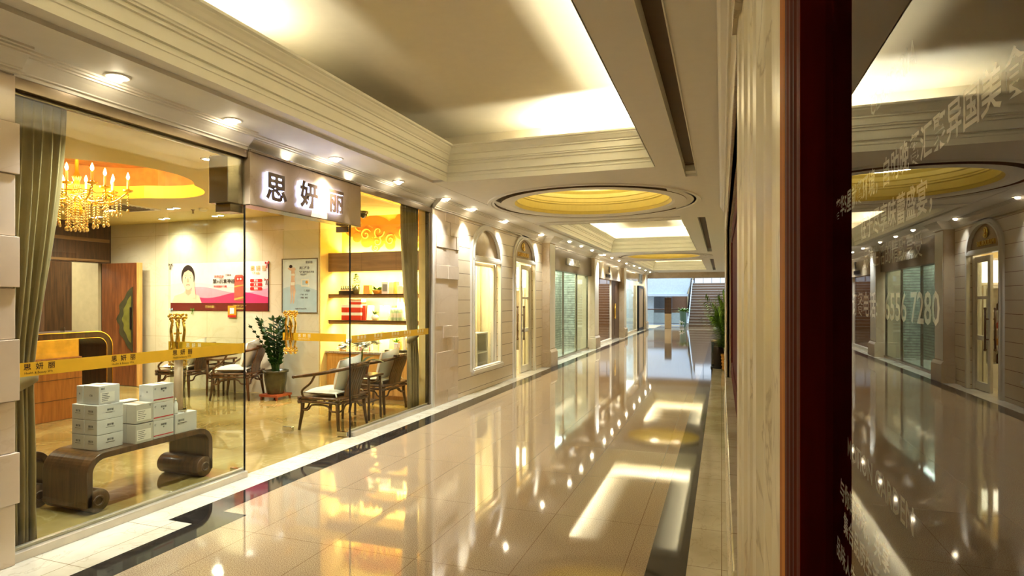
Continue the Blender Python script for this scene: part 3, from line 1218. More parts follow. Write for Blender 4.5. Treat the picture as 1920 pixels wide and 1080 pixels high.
b.add(vs, [(i, (i + 1) % n, n + (i + 1) % n, n + i) for i in range(n)] + [(n + i, n + (i + 1) % n, 2 * n + (i + 1) % n, 2 * n + i) for i in range(n)]
      + [(2 * n + i, 2 * n + (i + 1) % n, 3 * n) for i in range(n)])
b.build('recess_top', 'recess_gold', salon_ceiling)

# ------------------------------------------------------------------ arched window and arched door
b = MB()
arch_band(b, 9.03, 10.30, .36, 2.28, .50, .075, -3.91, -3.87)
arch_band(b, 9.065, 10.265, .36, 2.28, .48, .035, -3.91, -3.855)
w3 = struct('window_3', b, 'trim_white')
b = MB()
b.box(-3.93, -3.83, 8.97, 10.37, .335, .385)
b.box(-3.93, -3.845, 8.99, 10.35, .385, .41)
b.box(-3.92, -3.855, 8.98, 10.36, .30, .335)
b.build('window_sill', 'trim_white', w3, bevel=.005)
b = MB()
b.box(-3.95, -3.845, 9.03, 10.30, 2.20, 2.245)
b.box(-3.95, -3.86, 9.03, 10.30, 2.245, 2.275)
b.box(-3.95, -3.87, 9.03, 10.30, 2.275, 2.295)
b.build('lintel_moulding', 'trim_white', w3, bevel=.004)
b = MB()
over = [(9.665 - .63 * math.cos(PI * i / 24), 2.28 + .495 * math.sin(PI * i / 24)) for i in range(25)]
b.prism(over, -4.0, -3.93, 'x')
b.build('arch_panel', 'beige_marble', w3)
b = MB()
b.box(-4.06, -3.95, 9.03, 9.05, .36, 2.22)
b.box(-4.06, -3.95, 10.28, 10.30, .36, 2.22)
b.box(-4.04, -3.98, 9.05, 9.10, .41, 2.2)
b.box(-4.04, -3.98, 10.22, 10.28, .41, 2.2)
b.box(-4.04, -3.98, 9.05, 10.28, 2.14, 2.2)
b.build('window_frame', 'trim_white', w3, bevel=.004)
pane('window_glass', -4.015, -4.005, 9.10, 10.22, .41, 2.14, 'clear_glass', w3)
b = MB()
b.box(-8.0, -4.08, 8.5, 8.62, 0, 3.0)
b.box(-8.0, -4.08, 10.85, 10.95, 0, 3.0)
b.box(-5.75, -5.65, 8.6, 10.85, 0, 3.0)
struct('wall_window_room', b, 'gauze')
# door
b = MB()
arch_band(b, 11.12, 12.45, .0, 2.38, .44, .075, -3.91, -3.87)
arch_band(b, 11.155, 12.415, .0, 2.38, .42, .035, -3.91, -3.855)
d3 = struct('door_3', b, 'trim_white')
b = MB()
b.box(-3.95, -3.845, 11.12, 12.45, 2.31, 2.35)
b.box(-3.95, -3.86, 11.12, 12.45, 2.35, 2.375)
b.box(-3.95, -3.87, 11.12, 12.45, 2.375, 2.395)
b.build('lintel_moulding', 'trim_white', d3, bevel=.004)
b = MB()
over = [(11.785 - .66 * math.cos(PI * i / 24), 2.38 + .435 * math.sin(PI * i / 24)) for i in range(25)]
b.prism(over, -4.0, -3.93, 'x')
b.build('arch_panel', 'beige_marble', d3)
b = MB()
b.box(-4.08, -3.95, 11.12, 11.15, 0, 2.32)
b.box(-4.08, -3.95, 12.42, 12.45, 0, 2.32)
b.build('door_jamb', 'trim_white', d3)


def frame_rect(mb, M, w, h, st, t, rails=(), mi=0):
    """Stile and rail frame in the local x (0..w), z (0..h) plane, depth t in y."""
    mb.box(0, st, -t / 2, t / 2, 0, h, mi, M)
    mb.box(w - st, w, -t / 2, t / 2, 0, h, mi, M)
    for (z0, z1) in [(0, .14), (h - .10, h)] + list(rails):
        mb.box(st, w - st, -t / 2, t / 2, z0, z1, mi, M)


def white_leaf(name, M):
    b = MB()
    frame_rect(b, M, .62, 2.28, .10, .045, ((.85, .93), (1.55, 1.60)))
    o = b.build(name, 'trim_white', d3, bevel=.004)
    b = MB()
    b.box(.10, .52, -.005, .005, .12, 2.2, 0, M)
    b.build('door_glass', 'clear_glass', o)
    for s in (-1, 1):
        b = MB()
        b.tube([M @ Vector((.56, .07 * s, .72)), M @ Vector((.56, .07 * s, 1.38))], .016, 8)
        for z in (.88, 1.22):
            b.tube([M @ Vector((.56, .015 * s, z)), M @ Vector((.56, .075 * s, z))], .011, 8)
        for z in (.71, 1.39):
            b.ball(M @ Vector((.56, .07 * s, z)), .024, 8, 6)
        b.build('door_handle', 'letter_brown', o)


white_leaf('door_leaf', Matrix.Translation((-4.0, 12.41, .01)) @ Matrix.Rotation(math.radians(-90), 4, 'Z'))
white_leaf('door_leaf', Matrix.Translation((-4.02, 11.16, .01)) @ Matrix.Rotation(math.radians(178), 4, 'Z'))
b = MB()
b.box(-8.0, -4.08, 13.0, 13.1, 0, 3.0)
b.box(-5.9, -5.8, 10.95, 13.0, 0, 3.0)
struct('wall_door_room', b, 'niche_paint')

# ------------------------------------------------------------------ far shopfronts
b = MB()
b.box(-4.95, -4.85, 13.4, 18.5, 0, 3.0)
b.box(-5.0, -4.3, 18.42, 18.52, 0, 3.0)
b.box(-5.0, -4.3, 13.4, 13.5, 0, 3.0)
struct('wall_stone_shop', b, 'stone_wall')
w4 = pane('window_4', -3.97, -3.958, 13.58, 15.35, .06, 2.30, 'green_glass')
w5 = pane('window_5', -4.02, -4.008, 15.35, 16.9, .06, 2.30, 'green_glass')
w6 = pane('window_6', -3.97, -3.958, 16.9, 18.2, .06, 2.30, 'green_glass')
b = MB()
for (y, x) in ((15.33, -3.99), (16.88, -3.99), (18.2, -3.96)):
    b.box(x - .02, x + .03, y - .02, y + .02, .0, 2.30)
b.box(-4.02, -3.93, 13.58, 18.4, 0, .06)
struct('trim_8', b, 'steel', bevel=.004)
b = MB()
b.box(-5.5, -5.4, 18.9, 24.6, 0, 3.0)
b.box(-5.5, -4.3, 24.55, 24.62, 0, 3.0)
struct('wall_wood_shop', b, 'panel_wood')
w7 = pane('window_7', -3.97, -3.958, 19.05, 22.3, .10, 2.28, 'dark_glass')
b = MB()
b.box(-4.02, -3.92, 19.05, 22.4, 0, .10)
b.box(-4.0, -3.93, 22.3, 22.42, 0, 2.3)
struct('trim_9', b, 'trim_white', bevel=.004)
b = MB()
b.box(-4.06, -3.98, 22.45, 24.5, 0, 2.28)
for (y0, y1) in ((22.55, 23.15), (23.2, 23.8)):
    b.box(-3.985, -3.96, y0, y1, .15, 2.15)
d4 = struct('door_4', b, 'dark_wood', bevel=.006)
b = MB()
b.tube([(-3.93, 23.1, .8), (-3.93, 23.1, 1.4)], .02, 8)
b.tube([(-3.93, 23.26, .8), (-3.93, 23.26, 1.4)], .02, 8)
b.build('door_handle', 'brass', d4)
b = MB()
b.box(-5.9, -5.8, 24.9, 32.2, 0, 3.0)
b.box(-5.9, -4.3, 31.8, 31.9, 0, 3.0)
b.box(-5.9, -4.3, 24.9, 25.0, 0, 3.0)
struct('wall_glass_shop', b, 'court_white')
w8 = pane('window_8', -3.97, -3.958, 25.1, 29.6, .1, 2.45, 'clear_glass')
b = MB()
b.box(-4.0, -3.92, 25.1, 29.7, 0, .1)
b.box(-4.0, -3.9, 25.1, 31.5, 2.45, 2.88)
struct('trim_10', b, 'pier_marble', bevel=.004)
b = MB()
b.box(-4.3, -3.99, 13.5, 32.2, 2.9, 3.02)
struct('wall_left', b, 'ceiling_white')
# party walls and lids that close the far rooms
b = MB()
b.box(-8.2, -8.0, 8.4, 33.0, 0, 3.0)
struct('wall_shops_back', b, 'ceiling_white')
b = MB()
b.box(-8.2, -4.2, 8.4, 33.0, 2.98, 3.06)
struct('ceiling', b, 'ceiling_white')

# ------------------------------------------------------------------ wall on the window side
RX = .045
wr = MB()
wr.box(RX, .5, 1.17, 1.55, 0, 3.0)
wr.box(RX, .5, 5.40, 9.6, 0, 3.0)
wr.box(RX, .5, 1.55, 5.40, 0, .87)
wr.box(RX, .5, 1.55, 5.40, 2.16, 3.0)
wr.box(.17, .6, 9.6, 12.9, 0, 3.0)
wr.box(.30, .7, 12.9, 33.0, 0, 3.0)
wall_right = struct('wall_right', wr, 'vein_marble')
b = MB()
for (z0, z1, d) in ((0, .10, .012), (.10, .13, .006), (.60, .63, .008), (.78, .82, .010), (2.30, 2.35, .008)):
    b.box(RX - d, RX + .01, 1.2, 9.6, z0, z1)
for (y0, y1) in ((1.5, 5.3), (5.55, 7.4), (7.6, 9.4)):
    for (a, c2) in ((.18, .20), (.54, .56)):
        b.box(RX - .005, RX + .01, y0, y1, a, c2)
b.build('panel_moulding', 'vein_marble', wall_right, bevel=.002)
cornice(1.0, 9.6, RX, -1, 2.85, wall_right, .45)
cornice(9.6, 12.9, .17, -1, 2.85, wall_right, .8)
cornice(12.9, 33.0, .30, -1, 2.85, wall_right, 1.0)
# second window, dark red frame
b = MB()
b.box(.085, .12, 1.55, 5.40, .87, 2.16)
b.box(.075, .10, 5.22, 5.36, .92, 2.12)
b.box(.075, .10, 1.6, 1.72, .92, 2.12)
b.box(.075, .10, 1.66, 5.3, .92, 1.03)
b.box(.075, .10, 1.66, 5.3, 2.02, 2.12)
w9 = struct('window_9', b, 'red_wood', bevel=.006)
b = MB()
b.box(.025, .11, 1.55, 5.40, .845, .885)
b.build('window_sill', 'white_marble', w9, bevel=.005)
b = MB()
b.box(RX - .012, RX + .02, 5.40, 5.50, .87, 2.20)
b.box(RX - .012, RX + .02, 1.55, 5.50, 2.16, 2.26)
b.build('window_surround', 'vein_marble', w9, bevel=.003)
# architrave beside the dining room window (plan profile, extruded upright)
prof = [(.50, .768), (.0652, .768), (.0635, .79), (.0622, .85), (.0560, .87), (.0545, .885), (.0460, .905), (.0450, .98), (.0415, .99), (.0400, 1.045), (.0350, 1.06), (.0330, 1.12), (.0290, 1.135),
        (.0275, 1.19), (.0300, 1.205), (.50, 1.205)]
b = MB()
b.prism(prof, 0, 2.06, 'z')
b.prism([(.5, .4), (.050, .4), (.022, 1.0), (.018, 1.22), (.5, 1.22)], 2.06, 3.0, 'z')
b.build('architrave_moulding', 'vein_marble', wall_right, bevel=.0012)
# dining room window: dark red frame and mirror-like dark glass
b = MB()
b.prism([(.30, .612), (.0690, .612), (.0690, .618), (.30, .618)], .35, 2.75, 'z')
b.box(.069, .30, -2.2, .615, .35, .55)
b.box(.069, .30, -2.2, .615, 2.55, 2.75)
b.box(.067, .30, -2.2, -2.05, .35, 2.75)
w10 = struct('window_10', b, 'red_wood', bevel=.0008)
b = MB()
b.prism([(.30, .618), (.0688, .618), (.0684, .632), (.0664, .636), (.0668, .650), (.0650, .655), (.0654, .672), (.0640, .678), (.0644, .70), (.30, .70)], .35, 2.75, 'z')
b.build('ridge_moulding', 'ridge_wood', w10)
b = MB()
b.prism([(.30, .70), (.0642, .70), (.0632, .715), (.0632, .735), (.0640, .755), (.0650, .768), (.30, .768)], .35, 2.75, 'z')
b.build('bead_moulding', 'bead_highlight', w10)
GX = .0905
pane('window_glass', GX, GX + .006, -2.06, .618, .54, 2.56, 'dark_glass', w10)
b = MB()


def pane_text(body, y0, zc, size, mi=0, bold=0, space=1.0):
    b.text(body, size, face_xm(GX + .0006, y0, zc - size * .36), 0, mi, bold, 'LEFT', space)


pane_text('奢华5星就餐环境，自助晚餐汇聚异国美食，', .562, 1.625, .0179, 0, .0003, 1.0)
pane_text('在于尽享味蕾盛宴，', .469, 1.599, .0178, 0, .0003)
pane_text('品味生活的精致享受', .46, 1.577, .0140, 1)
pane_text('订餐电话:', .497, 1.5465, .0178, 0, .0002)
pane_text('6556 7280', .404, 1.5465, .0219, 0, .0003)
pane_text('CLASSERIA', .44, 1.675, .020, 1)
pane_text('MOTION GARDEN', .515, 1.438, .0200, 1, .0003)
pane_text('与你闻香味，共享', .545, 1.397, .0190, 0, .0003)
pane_text('集合品质生活', .530, 1.374, .0190, 0, .0003)
pane_text('品味人生', .560, 1.345, .0190, 0, .0003)
b.build('pane_lettering', ['frost_white', 'frost_dim'], w10)
b = MB()
b.box(RX, .5, -6, .30, 0, .35)
b.box(RX, .5, -6, 1.2, 2.75, 3.0)
b.box(RX, .5, -6, -2.2, .35, 2.75)
b.box(RX, .5, .30, .80, 0, .35)
struct('wall_right', b, 'vein_marble')
# dark dining room behind the pane
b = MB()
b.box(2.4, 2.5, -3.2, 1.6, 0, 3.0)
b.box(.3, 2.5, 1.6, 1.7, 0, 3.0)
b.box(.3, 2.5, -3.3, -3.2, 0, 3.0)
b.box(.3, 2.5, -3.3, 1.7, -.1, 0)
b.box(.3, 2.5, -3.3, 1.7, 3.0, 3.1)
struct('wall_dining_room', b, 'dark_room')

# ------------------------------------------------------------------ unseen shell added to keep sky light out, and corridor ends
b = MB()
b.box(-4.3, .6, -6.2, -6.0, 0, 3.0)
struct('wall_rear', b, 'beige_marble')
b = MB()
b.box(-13.4, 2.6, -6.4, 33.0, 4.1, 4.25)
b.box(-13.4, -13.25, -6.4, 33.0, 0, 4.2)
b.box(2.5, 2.65, -6.4, 33.0, 0, 4.2)
b.box(-13.4, 2.6, -6.5, -6.35, 0, 4.2)
struct('light_shell', b, 'ceiling_white')
b = MB()
b.box(-14, -4.0, 33.0, 33.25, 0, 4.6)
b.box(.32, 5, 33.0, 33.25, 0, 4.6)
b.box(-4.0, .32, 32.6, 33.25, 2.70, 4.6)
struct('wall_court_front', b, 'beige_marble')

# ================================================================== STAIR COURT
b = MB()
b.box(-14, -1.9, 46.0, 46.2, -4, 9)
b.box(3.0, 6, 46.0, 46.2, -4, 9)
b.box(-1.9, 3.0, 46.0, 46.2, -4, 2.6)
b.box(-1.9, 3.0, 46.0, 46.2, 6.2, 9)
b.box(-14, -1.95, 45.7, 46.0, 3.05, 3.5, 1)
b.box(-14, 6, 45.8, 46.0, -.1, .15, 1)
for x in (-9.5, -6.8, -2.4, 3.6):
    b.box(x, x + .45, 45.75, 46.0, -4, 9, 1)
struct('wall_court_back', b, ['court_brown', 'court_beige'])
for i, (x, z) in enumerate(((-8.4, .15), (-5.2, .15), (-1.2, .15))):
    b = MB()
    b.box(x, x + 1.7, 45.9, 45.99, z, z + 2.1)
    b.box(x + .82, x + .88, 45.86, 45.92, z, z + 2.1)
    struct('door_%d' % (5 + i), b, 'court_grey', label='grey double door in the brown wall across the stair court' if False else None)
b = MB()
b.box(-14.2, -14, 33, 46.2, -4, 9)
b.box(5.9, 6.1, 33, 46.2, -4, 9)
struct('wall_court_side', b, 'court_white')
b = MB()
b.box(-14.2, 6.1, 37.2, 46.2, -4.1, -4)
struct('floor', b, 'court_beige')
b = MB()
b.box(-14, -1.9, 43.4, 43.7, -.25, .62)
struct('wall_court_parapet', b, 'court_white')
b = MB()
b.box(-14, -1.95, 37.0, 37.2, -1.2, -.02)
struct('wall_court_edge', b, 'court_beige')
# white column and the white soffit of the upper gallery
b = MB()
b.box(-6.05, -5.75, 42.0, 42.3, -4, 4.6)
b.prism([(-6.9, 4.6), (-6.1, 4.6), (-5.7, 1.75), (-5.85, 1.75)], 41.6, 42.0, 'y')
b.box(-4.9, -4.45, 42.0, 42.3, -4, 1.75)
struct('pillar', b, 'court_white')
b = MB()
b.prism([(-5.6, 1.95), (-2.2, 1.95), (-1.2, 4.8), (-6.3, 4.8)], 41.2, 41.6, 'y')
b.prism([(-5.75, 1.78), (-2.1, 1.78), (-2.1, 1.95), (-5.75, 1.95)], 41.0, 41.7, 'y')
struct('wall_gallery', b, 'court_white')
b = MB()
b.box(-14, -2.6, 41.8, 45.8, 3.55, 3.75)
struct('ceiling', b, 'court_white')
# tall window over the stairs
b = MB()
b.box(-1.9, 3.0, 45.9, 46.1, 2.6, 2.75)
for i in range(9):
    b.box(-1.9 + .6 * i, -1.86 + .6 * i, 45.9, 46.1, 2.6, 6.2)
for z in (3.3, 4.1):
    b.box(-1.9, 3.0, 45.9, 46.1, z, z + .05)
struct('window_11', b, 'court_grey')

# staircase
st = thing('staircase', 'wide brown staircase with pale step edges rising in the bright court', 'stairs', (0, 0, 0))
SX0, SX1 = -1.78, .9
N = 16
for i in range(N):
    b = MB()
    y = 35.4 + .32 * i
    z1 = .165 * (i + 1)
    b.box(SX0, SX1, y, y + .36, max(0.002, z1 - .20), z1)
    b.box(SX0, SX1, y - .012, y + .03, z1 - .03, z1 + .002, 1)
    b.build('step', ['stair_brown', 'stair_edge'], st)
b = MB()
yt, zt = 35.4 + .32 * N, .165 * N
b.box(SX0, SX1 + 2, yt, 44.0, zt - .16, zt)
b.build('landing', 'stair_brown', st)
b = MB()
b.prism([(35.3, .0), (35.3, .22), (yt, zt + .22), (yt + 2, zt + .22), (yt + 2, zt - .3), (yt, zt - .3), (35.9, .0)], SX0 - .10, SX0, 'x')
b.build('stringer', 'court_white', st)
b = MB()
for i in range(0, N + 1, 1):
    y, z = 35.4 + .32 * i, .165 * i + .2
    b.box(SX0 - .06, SX0 - .04, y - .01, y + .01, z, z + .72)
b.tube([(SX0 - .05, 35.3, .98), (SX0 - .05, yt, zt + .94), (SX0 - .05, yt + 2, zt + .94)], .03, 8)
b.build('handrail', 'black_metal', st)
b = MB()
b.prism([(35.4, .30), (35.4, .85), (yt, zt + .85), (yt, zt + .30)], SX0 - .058, SX0 - .050, 'x')
b.build('glass_panel', 'green_glass', st)

# gallery railing
rl = thing('railing', 'dark gallery railing with glass infill at the edge of the bright court', 'railing', (-5.0, 36.9, 0))
b = MB()
b.tube([(-6, 0, .97), (3.05, 0, .97)], .035, 8)
b.build('handrail', 'dark_wood', rl)
b = MB()
b.tube([(-6, 0, .12), (3.05, 0, .12)], .015, 6)
b.build('bottom_rail', 'black_metal', rl)
for x in (-4.2, -2.6, -.25, .0, .45, 2.0, 3.0):
    b = MB()
    b.tube([(x, 0, 0), (x, 0, .97)], .018, 6)
    b.build('post', 'black_metal', rl)
b = MB()
b.box(-6, 3.0, -.006, .006, .15, .92)
b.build('glass_panel', 'clear_glass', rl)

# directory stand
ds = thing('directory_stand', 'slim tan directory stand with dark board above, in the corridor mouth', 'sign', (-2.72, 32.9, 0))
b = MB()
b.box(-.17, .17, -.09, .09, 0, .80)
b.build('base', 'tan_panel', ds, bevel=.01)
b = MB()
b.box(-.18, .18, -.07, .07, .80, 1.68)
b.build('board', 'dark_wood', ds, bevel=.008)
for i in range(9):
    b = MB()
    b.box(-.14, .14, -.074, -.069, .9 + .075 * i, .93 + .075 * i)
    b.build('list_strip', 'letter_brown', ds)

# black framed board in the last shopfront
fb = thing('notice_board', 'tall black framed beige board standing between the last shop and its pier', 'board', (-3.88, 30.5, 0))
b = MB()
for (y0, y1, z0, z1) in ((-.95, -.83, .03, 2.25), (.83, .95, .03, 2.25), (-.83, .83, 2.13, 2.25), (-.83, .83, .03, .15)):
    b.box(-.05, .05, y0, y1, z0, z1)
b.box(-.05, .05, -.95, .95, 0, .03)
b.build('frame', 'black_metal', fb)
b = MB()
b.box(-.03, .02, -.83, .83, .15, 2.13)
b.build('panel', 'tan_panel', fb)
sg = MB()
sg.box(-3.94, -3.84, 30.1, 30.9, 2.36, 2.84)
sg.box(-3.839, -3.836, 30.35, 30.65, 2.52, 2.80, 1)
sg.box(-3.839, -3.836, 30.4, 30.6, 2.40, 2.47, 1)
tag(sg.build('shop_sign', ['court_white', 'ink_grey']), 'pale square shop sign with dark mark above the black framed board', 'sign')

# teal planter by the stair foot
tp = thing('potted_plant', 'leafy plant in a tall teal pot at the foot of the stairs', 'plant', (-2.06, 34.9, 0.002))
b = MB()
b.lathe([(.001, 0), (.14, 0), (.15, .05), (.19, .86), (.21, .90), (.18, .90), (.16, .80), (.001, .80)], n=20)
b.build('pot', 'teal_glaze', tp)
b = MB()
random.seed(5)
for i in range(46):
    a = random.uniform(0, 2 * PI)
    b.leaf((.1 * math.cos(a), .1 * math.sin(a), .82), (math.cos(a), math.sin(a), random.uniform(.4, 2.2)), random.uniform(.3, .6), .10, .4)
b.build('foliage', 'leaf_green', tp)
fp = thing('flower_pot', 'small white flowers in a low pot on the floor before the stairs', 'flowers', (-2.1, 34.3, 0.002))
b = MB()
b.lathe([(.001, 0), (.10, 0), (.13, .14), (.11, .14), (.001, .12)], n=16)
b.build('pot', 'court_white', fp)
b = MB()
for i in range(26):
    a = random.uniform(0, 2 * PI)
    r = random.uniform(.02, .2)
    b.leaf((0, 0, .12), (r * math.cos(a), r * math.sin(a), .25), .22, .05, .2)
b.build('foliage', 'leaf_green', fp)
b = MB()
for i in range(20):
    a = random.uniform(0, 2 * PI)
    r = random.uniform(.03, .2)
    b.ball((r * math.cos(a), r * math.sin(a), random.uniform(.2, .36)), .026, 7, 5)
b.build('blossom', 'petal_white', fp)

# ------------------------------------------------------------------ palm and bin by the window wall
pm = thing('palm_plant', 'tall feathery palm in an orange wicker basket beside the dark bin', 'plant', (.13, 13.75, 0))
b = MB()
b.lathe([(.001, 0), (.10, 0), (.115, .03), (.14, .34), (.15, .36), (.13, .36), (.12, .30), (.001, .30)], n=20)
for i in range(5):
    b.tube([((.122 + .004 * i) * math.cos(q * PI / 10), (.122 + .004 * i) * math.sin(q * PI / 10), .05 + .07 * i) for q in range(20)], .012, 6, closed=True)
b.build('basket', 'basket', pm)
random.seed(21)
for i in range(30):
    a = random.uniform(PI * .55, PI * 1.45) if i % 6 else random.uniform(-PI * .4, PI * .4)
    lean = random.uniform(.12, .5)
    H = random.uniform(.75, 1.55)
    reach = .1 if i % 6 == 0 else 1.0
    p = []
    for q in range(13):
        t = q / 12
        p.append(Vector((math.cos(a) * lean * H * t ** 1.6 * reach, math.sin(a) * lean * H * t ** 1.6, .30 + H * t - .32 * lean * H * t ** 3)))
    b = MB()
    b.tube(p, [.010 - .0085 * q / 12 for q in range(13)], 5)
    for q in range(3, 13):
        d = (p[q] - p[q - 1]).normalized()
        side = d.cross(Vector((math.sin(a), -math.cos(a), .2))).normalized()
        for h in range(2):
            c = p[q - 1].lerp(p[q], h * .5)
            for s in (-1, 1):
                b.leaf(c, d * .8 + side * s * .75, .27 * (1.15 - .045 * q) * (.4 if reach < 1 else 1.25), .040, .35, n=3)
    b.v = [(min(v[0], .15), v[1], v[2]) for v in b.v]
    b.build('frond', 'leaf_palm', pm)
bn = thing('litter_bin', 'dark cylindrical litter bin standing before the palm', 'bin', (-.06, 14.22, 0))
b = MB()
b.lathe([(.001, .004), (.16, .004), (.165, .012), (.165, .60), (.155, .615), (.001, .615)], n=32)
b.build('body', 'bin_dark', bn)
b = MB()
b.lathe([(.168, .60), (.176, .61), (.176, .64), (.14, .655), (.12, .645), (.001, .63)], n=32)
b.build('lid', 'steel', bn)
b = MB()
b.lathe([(.168, .004), (.176, .004), (.176, .035), (.166, .04)], n=32)
b.build('foot_ring', 'black_metal', bn)

# ================================================================== LIGHT FITTINGS
ORD = ['first', 'second', 'third', 'fourth', 'fifth', 'sixth', 'seventh', 'eighth', 'ninth', 'tenth', 'eleventh', 'twelfth', 'thirteenth', 'fourteenth', 'fifteenth', 'sixteenth', 'seventeenth', 'eighteenth', 'nineteenth', 'twentieth']
DL = [(-3.70, 2.77), (-3.72, 3.75), (-3.73, 5.12), (-3.73, 6.37), (-3.71, 7.67), (-3.72, 8.67), (-3.74, 10.21), (-3.74, 12.56), (-3.55, 14.3), (-3.55, 15.6), (-3.55, 17.0), (-3.55, 18.9),
      (-3.55, 20.3), (-3.55, 21.8), (-3.55, 23.6), (-3.5, 25.4), (-3.5, 27.2), (-3.5, 29.4), (-3.5, 31.4)]
root = thing('downlight', 'first recessed downlight in the soffit, counting from the curtained glass', 'ceiling light', (DL[0][0], DL[0][1], 3.0))
b = MB()
b.lathe([(.052, .0), (.060, -.008), (.070, -.008), (.078, -.003), (.080, .0)], n=28)
b.build('trim_ring', 'trim_white', root, fix=False)
b = MB()
b.lathe([(.055, .012), (.055, -.002)], n=24)
b.build('housing', 'chrome', root, fix=False)
b = MB()
b.ball((0, 0, -.012), (.036, .036, .026), 16, 10)
b.build('bulb', 'bulb_white', root)
for i, (x, y) in enumerate(DL):
    if i:
        dup(root, (x, y, 3.0), label=ORD[i] + ' recessed downlight in the soffit, counting from the curtained glass', group='downlights along the shopfront soffit')
    spot('downlight_lamp', (x, y, 2.945), (50 if 7 < y else 74) if y < 14 else 92, SOFT, 96, 1.0, .03)
root['group'] = 'downlights along the shopfront soffit'
# salon ceiling: twin white spots
TW = [(398, 296), (205, 395), (325, 391), (182, 407), (308, 410), (424, 407)]
tw = None


def px_ceiling(px, py, z):
    c, s = math.cos(YAW), math.sin(YAW)
    x = (px - 960) / F_PX
    k = (z - 1.55) * F_PX / (562 - py)
    return ((x * c - s) * k, (x * s + c) * k)


WHERE = ['by the steel box at the glass', 'beside the square air vent', 'beside the smoke detectors', 'nearest the dark back wall', 'above the wide poster', 'above the bamboo chairs']
for i, (px, py) in enumerate(TW):
    x, y = px_ceiling(px, py, 2.93)
    if x < -10.5 or y > 7.7:
        y = min(y, 7.55)
    if tw is None:
        tw = thing('twin_spotlight', '', 'ceiling light', (x, y, 2.93))
        for s in (-1, 1):
            b = MB()
            b.lathe([(.045, -.006), (.062, -.006), (.066, 0)], (s * .085, 0, 0), n=20)
            b.build('trim_ring', 'chrome', tw, fix=False)
            b = MB()
            b.lathe([(.001, -.004), (.045, -.004), (.045, .0)], (s * .085, 0, 0), n=20)
            b.build('lamp_face', 'led_cool', tw, fix=False)
        o = tw
    else:
        o = dup(tw, (x, y, 2.93))
    o['label'] = 'pair of bright spotlights in the salon ceiling ' + WHERE[i]
    o['group'] = 'twin spotlights in the salon ceiling'
    o.rotation_euler.z = -.25
    spot('salon_lamp', (x, y, 2.90), 44 if y > 7 else 60, (1, .99, .86), 150, 1.0, .05)
for (x, y) in ((-5.2, 3.2), (-5.2, 6.6), (-9.0, 3.0), (-9.3, 6.4)):
    spot('salon_lamp', (x, y, 2.90), 62, (1, .99, .84), 150, 1.0, .05)
x, y = px_ceiling(240, 389, 2.93)
b = MB()
b.box(x - .3, x + .3, y - .3, y + .3, 2.915, 2.93)
for i in range(7):
    b.box(x - .26, x + .26, y - .25 + .075 * i, y - .22 + .075 * i, 2.908, 2.915, 1)
tag(b.build('air_vent', ['trim_white', 'slot_brown']), 'square louvred air vent in the salon ceiling behind the chandelier', 'vent')
for i, (px, py, w) in enumerate(((362, 393, 'farther from'), (381, 391, 'closer to'))):
    x, y = px_ceiling(px, py, 2.93)
    d = thing('smoke_detector' if i else 'sprinkler', ('round smoke detector on the salon ceiling above the wide poster' if i else 'small hanging sprinkler head on the salon ceiling above the wide poster'), 'detector', (x, min(y, 7.6), 2.93))
    b = MB()
    if i:
        b.lathe([(.06, 0), (.06, -.02), (.045, -.04), (.001, -.045)], n=20)
        b.build('body', 'trim_white', d)
    else:
        b.lathe([(.03, 0), (.03, -.008), (.012, -.012), (.012, -.05), (.02, -.055), (.001, -.06)], n=14)
        b.build('body', 'steel', d)
cm = thing('dome_camera', 'dark dome camera on the salon ceiling beside the gold mural', 'camera', (-5.28, 7.95, 2.93))
b = MB()
b.lathe([(.075, 0), (.075, -.03), (.06, -.04), (.001, -.04)], n=20)
b.build('base', 'pot_glaze', cm)
b = MB()
b.lathe([(.058, -.04), (.055, -.065), (.035, -.095), (.001, -.11)], n=20)
b.build('dome', 'bin_dark', cm)

# ================================================================== SIGNS
sb = thing('shop_sign', 'marble fascia sign with three glowing brown characters over the salon door', 'sign', (0, 0, 0))
b = MB()
b.box(-4.05, -3.885, 4.112, 5.79, 2.385, 2.845)
b.build('fascia_board', 'fascia_marble', sb, bevel=.004)
b = MB()
b.box(-4.05, -3.883, 4.112, 5.79, 2.378, 2.386)
b.box(-4.05, -3.883, 5.788, 5.794, 2.378, 2.85)
b.box(-4.05, -3.87, 4.112, 5.794, 2.845, 2.865)
b.build('edge_strip', 'steel', sb)
for (ch, y, z, s) in (('思', 4.26, 2.475, .275), ('妍', 4.72, 2.485, .265), ('丽', 5.16, 2.495, .26)):
    b = MB()
    M = face_xp(-3.865, y - .0, z)
    b.text(ch, s, M, .030, 0, .0085)
    g = b.build('character', 'letter_glow', sb)
    b = MB()
    b.text(ch, s, face_xp(-3.846, y, z), .008, 0, .0075)
    b.build('character_face', 'letter_brown', g)
for y in (4.62, 5.62):
    o = thing('sign_lamp', 'small lamp set over the salon sign ' + ('near its first characters' if y < 5 else 'near its last character'), 'light', (-3.89, y, 2.875), group='small lamps over the salon sign')
    b = MB()
    b.lathe([(.03, 0), (.035, -.008), (.02, -.012)], n=16)
    b.build('trim_ring', 'chrome', o, fix=False)
    b = MB()
    b.ball((0, 0, -.008), (.018, .018, .012), 10, 6)
    b.build('bulb', 'bulb_white', o)

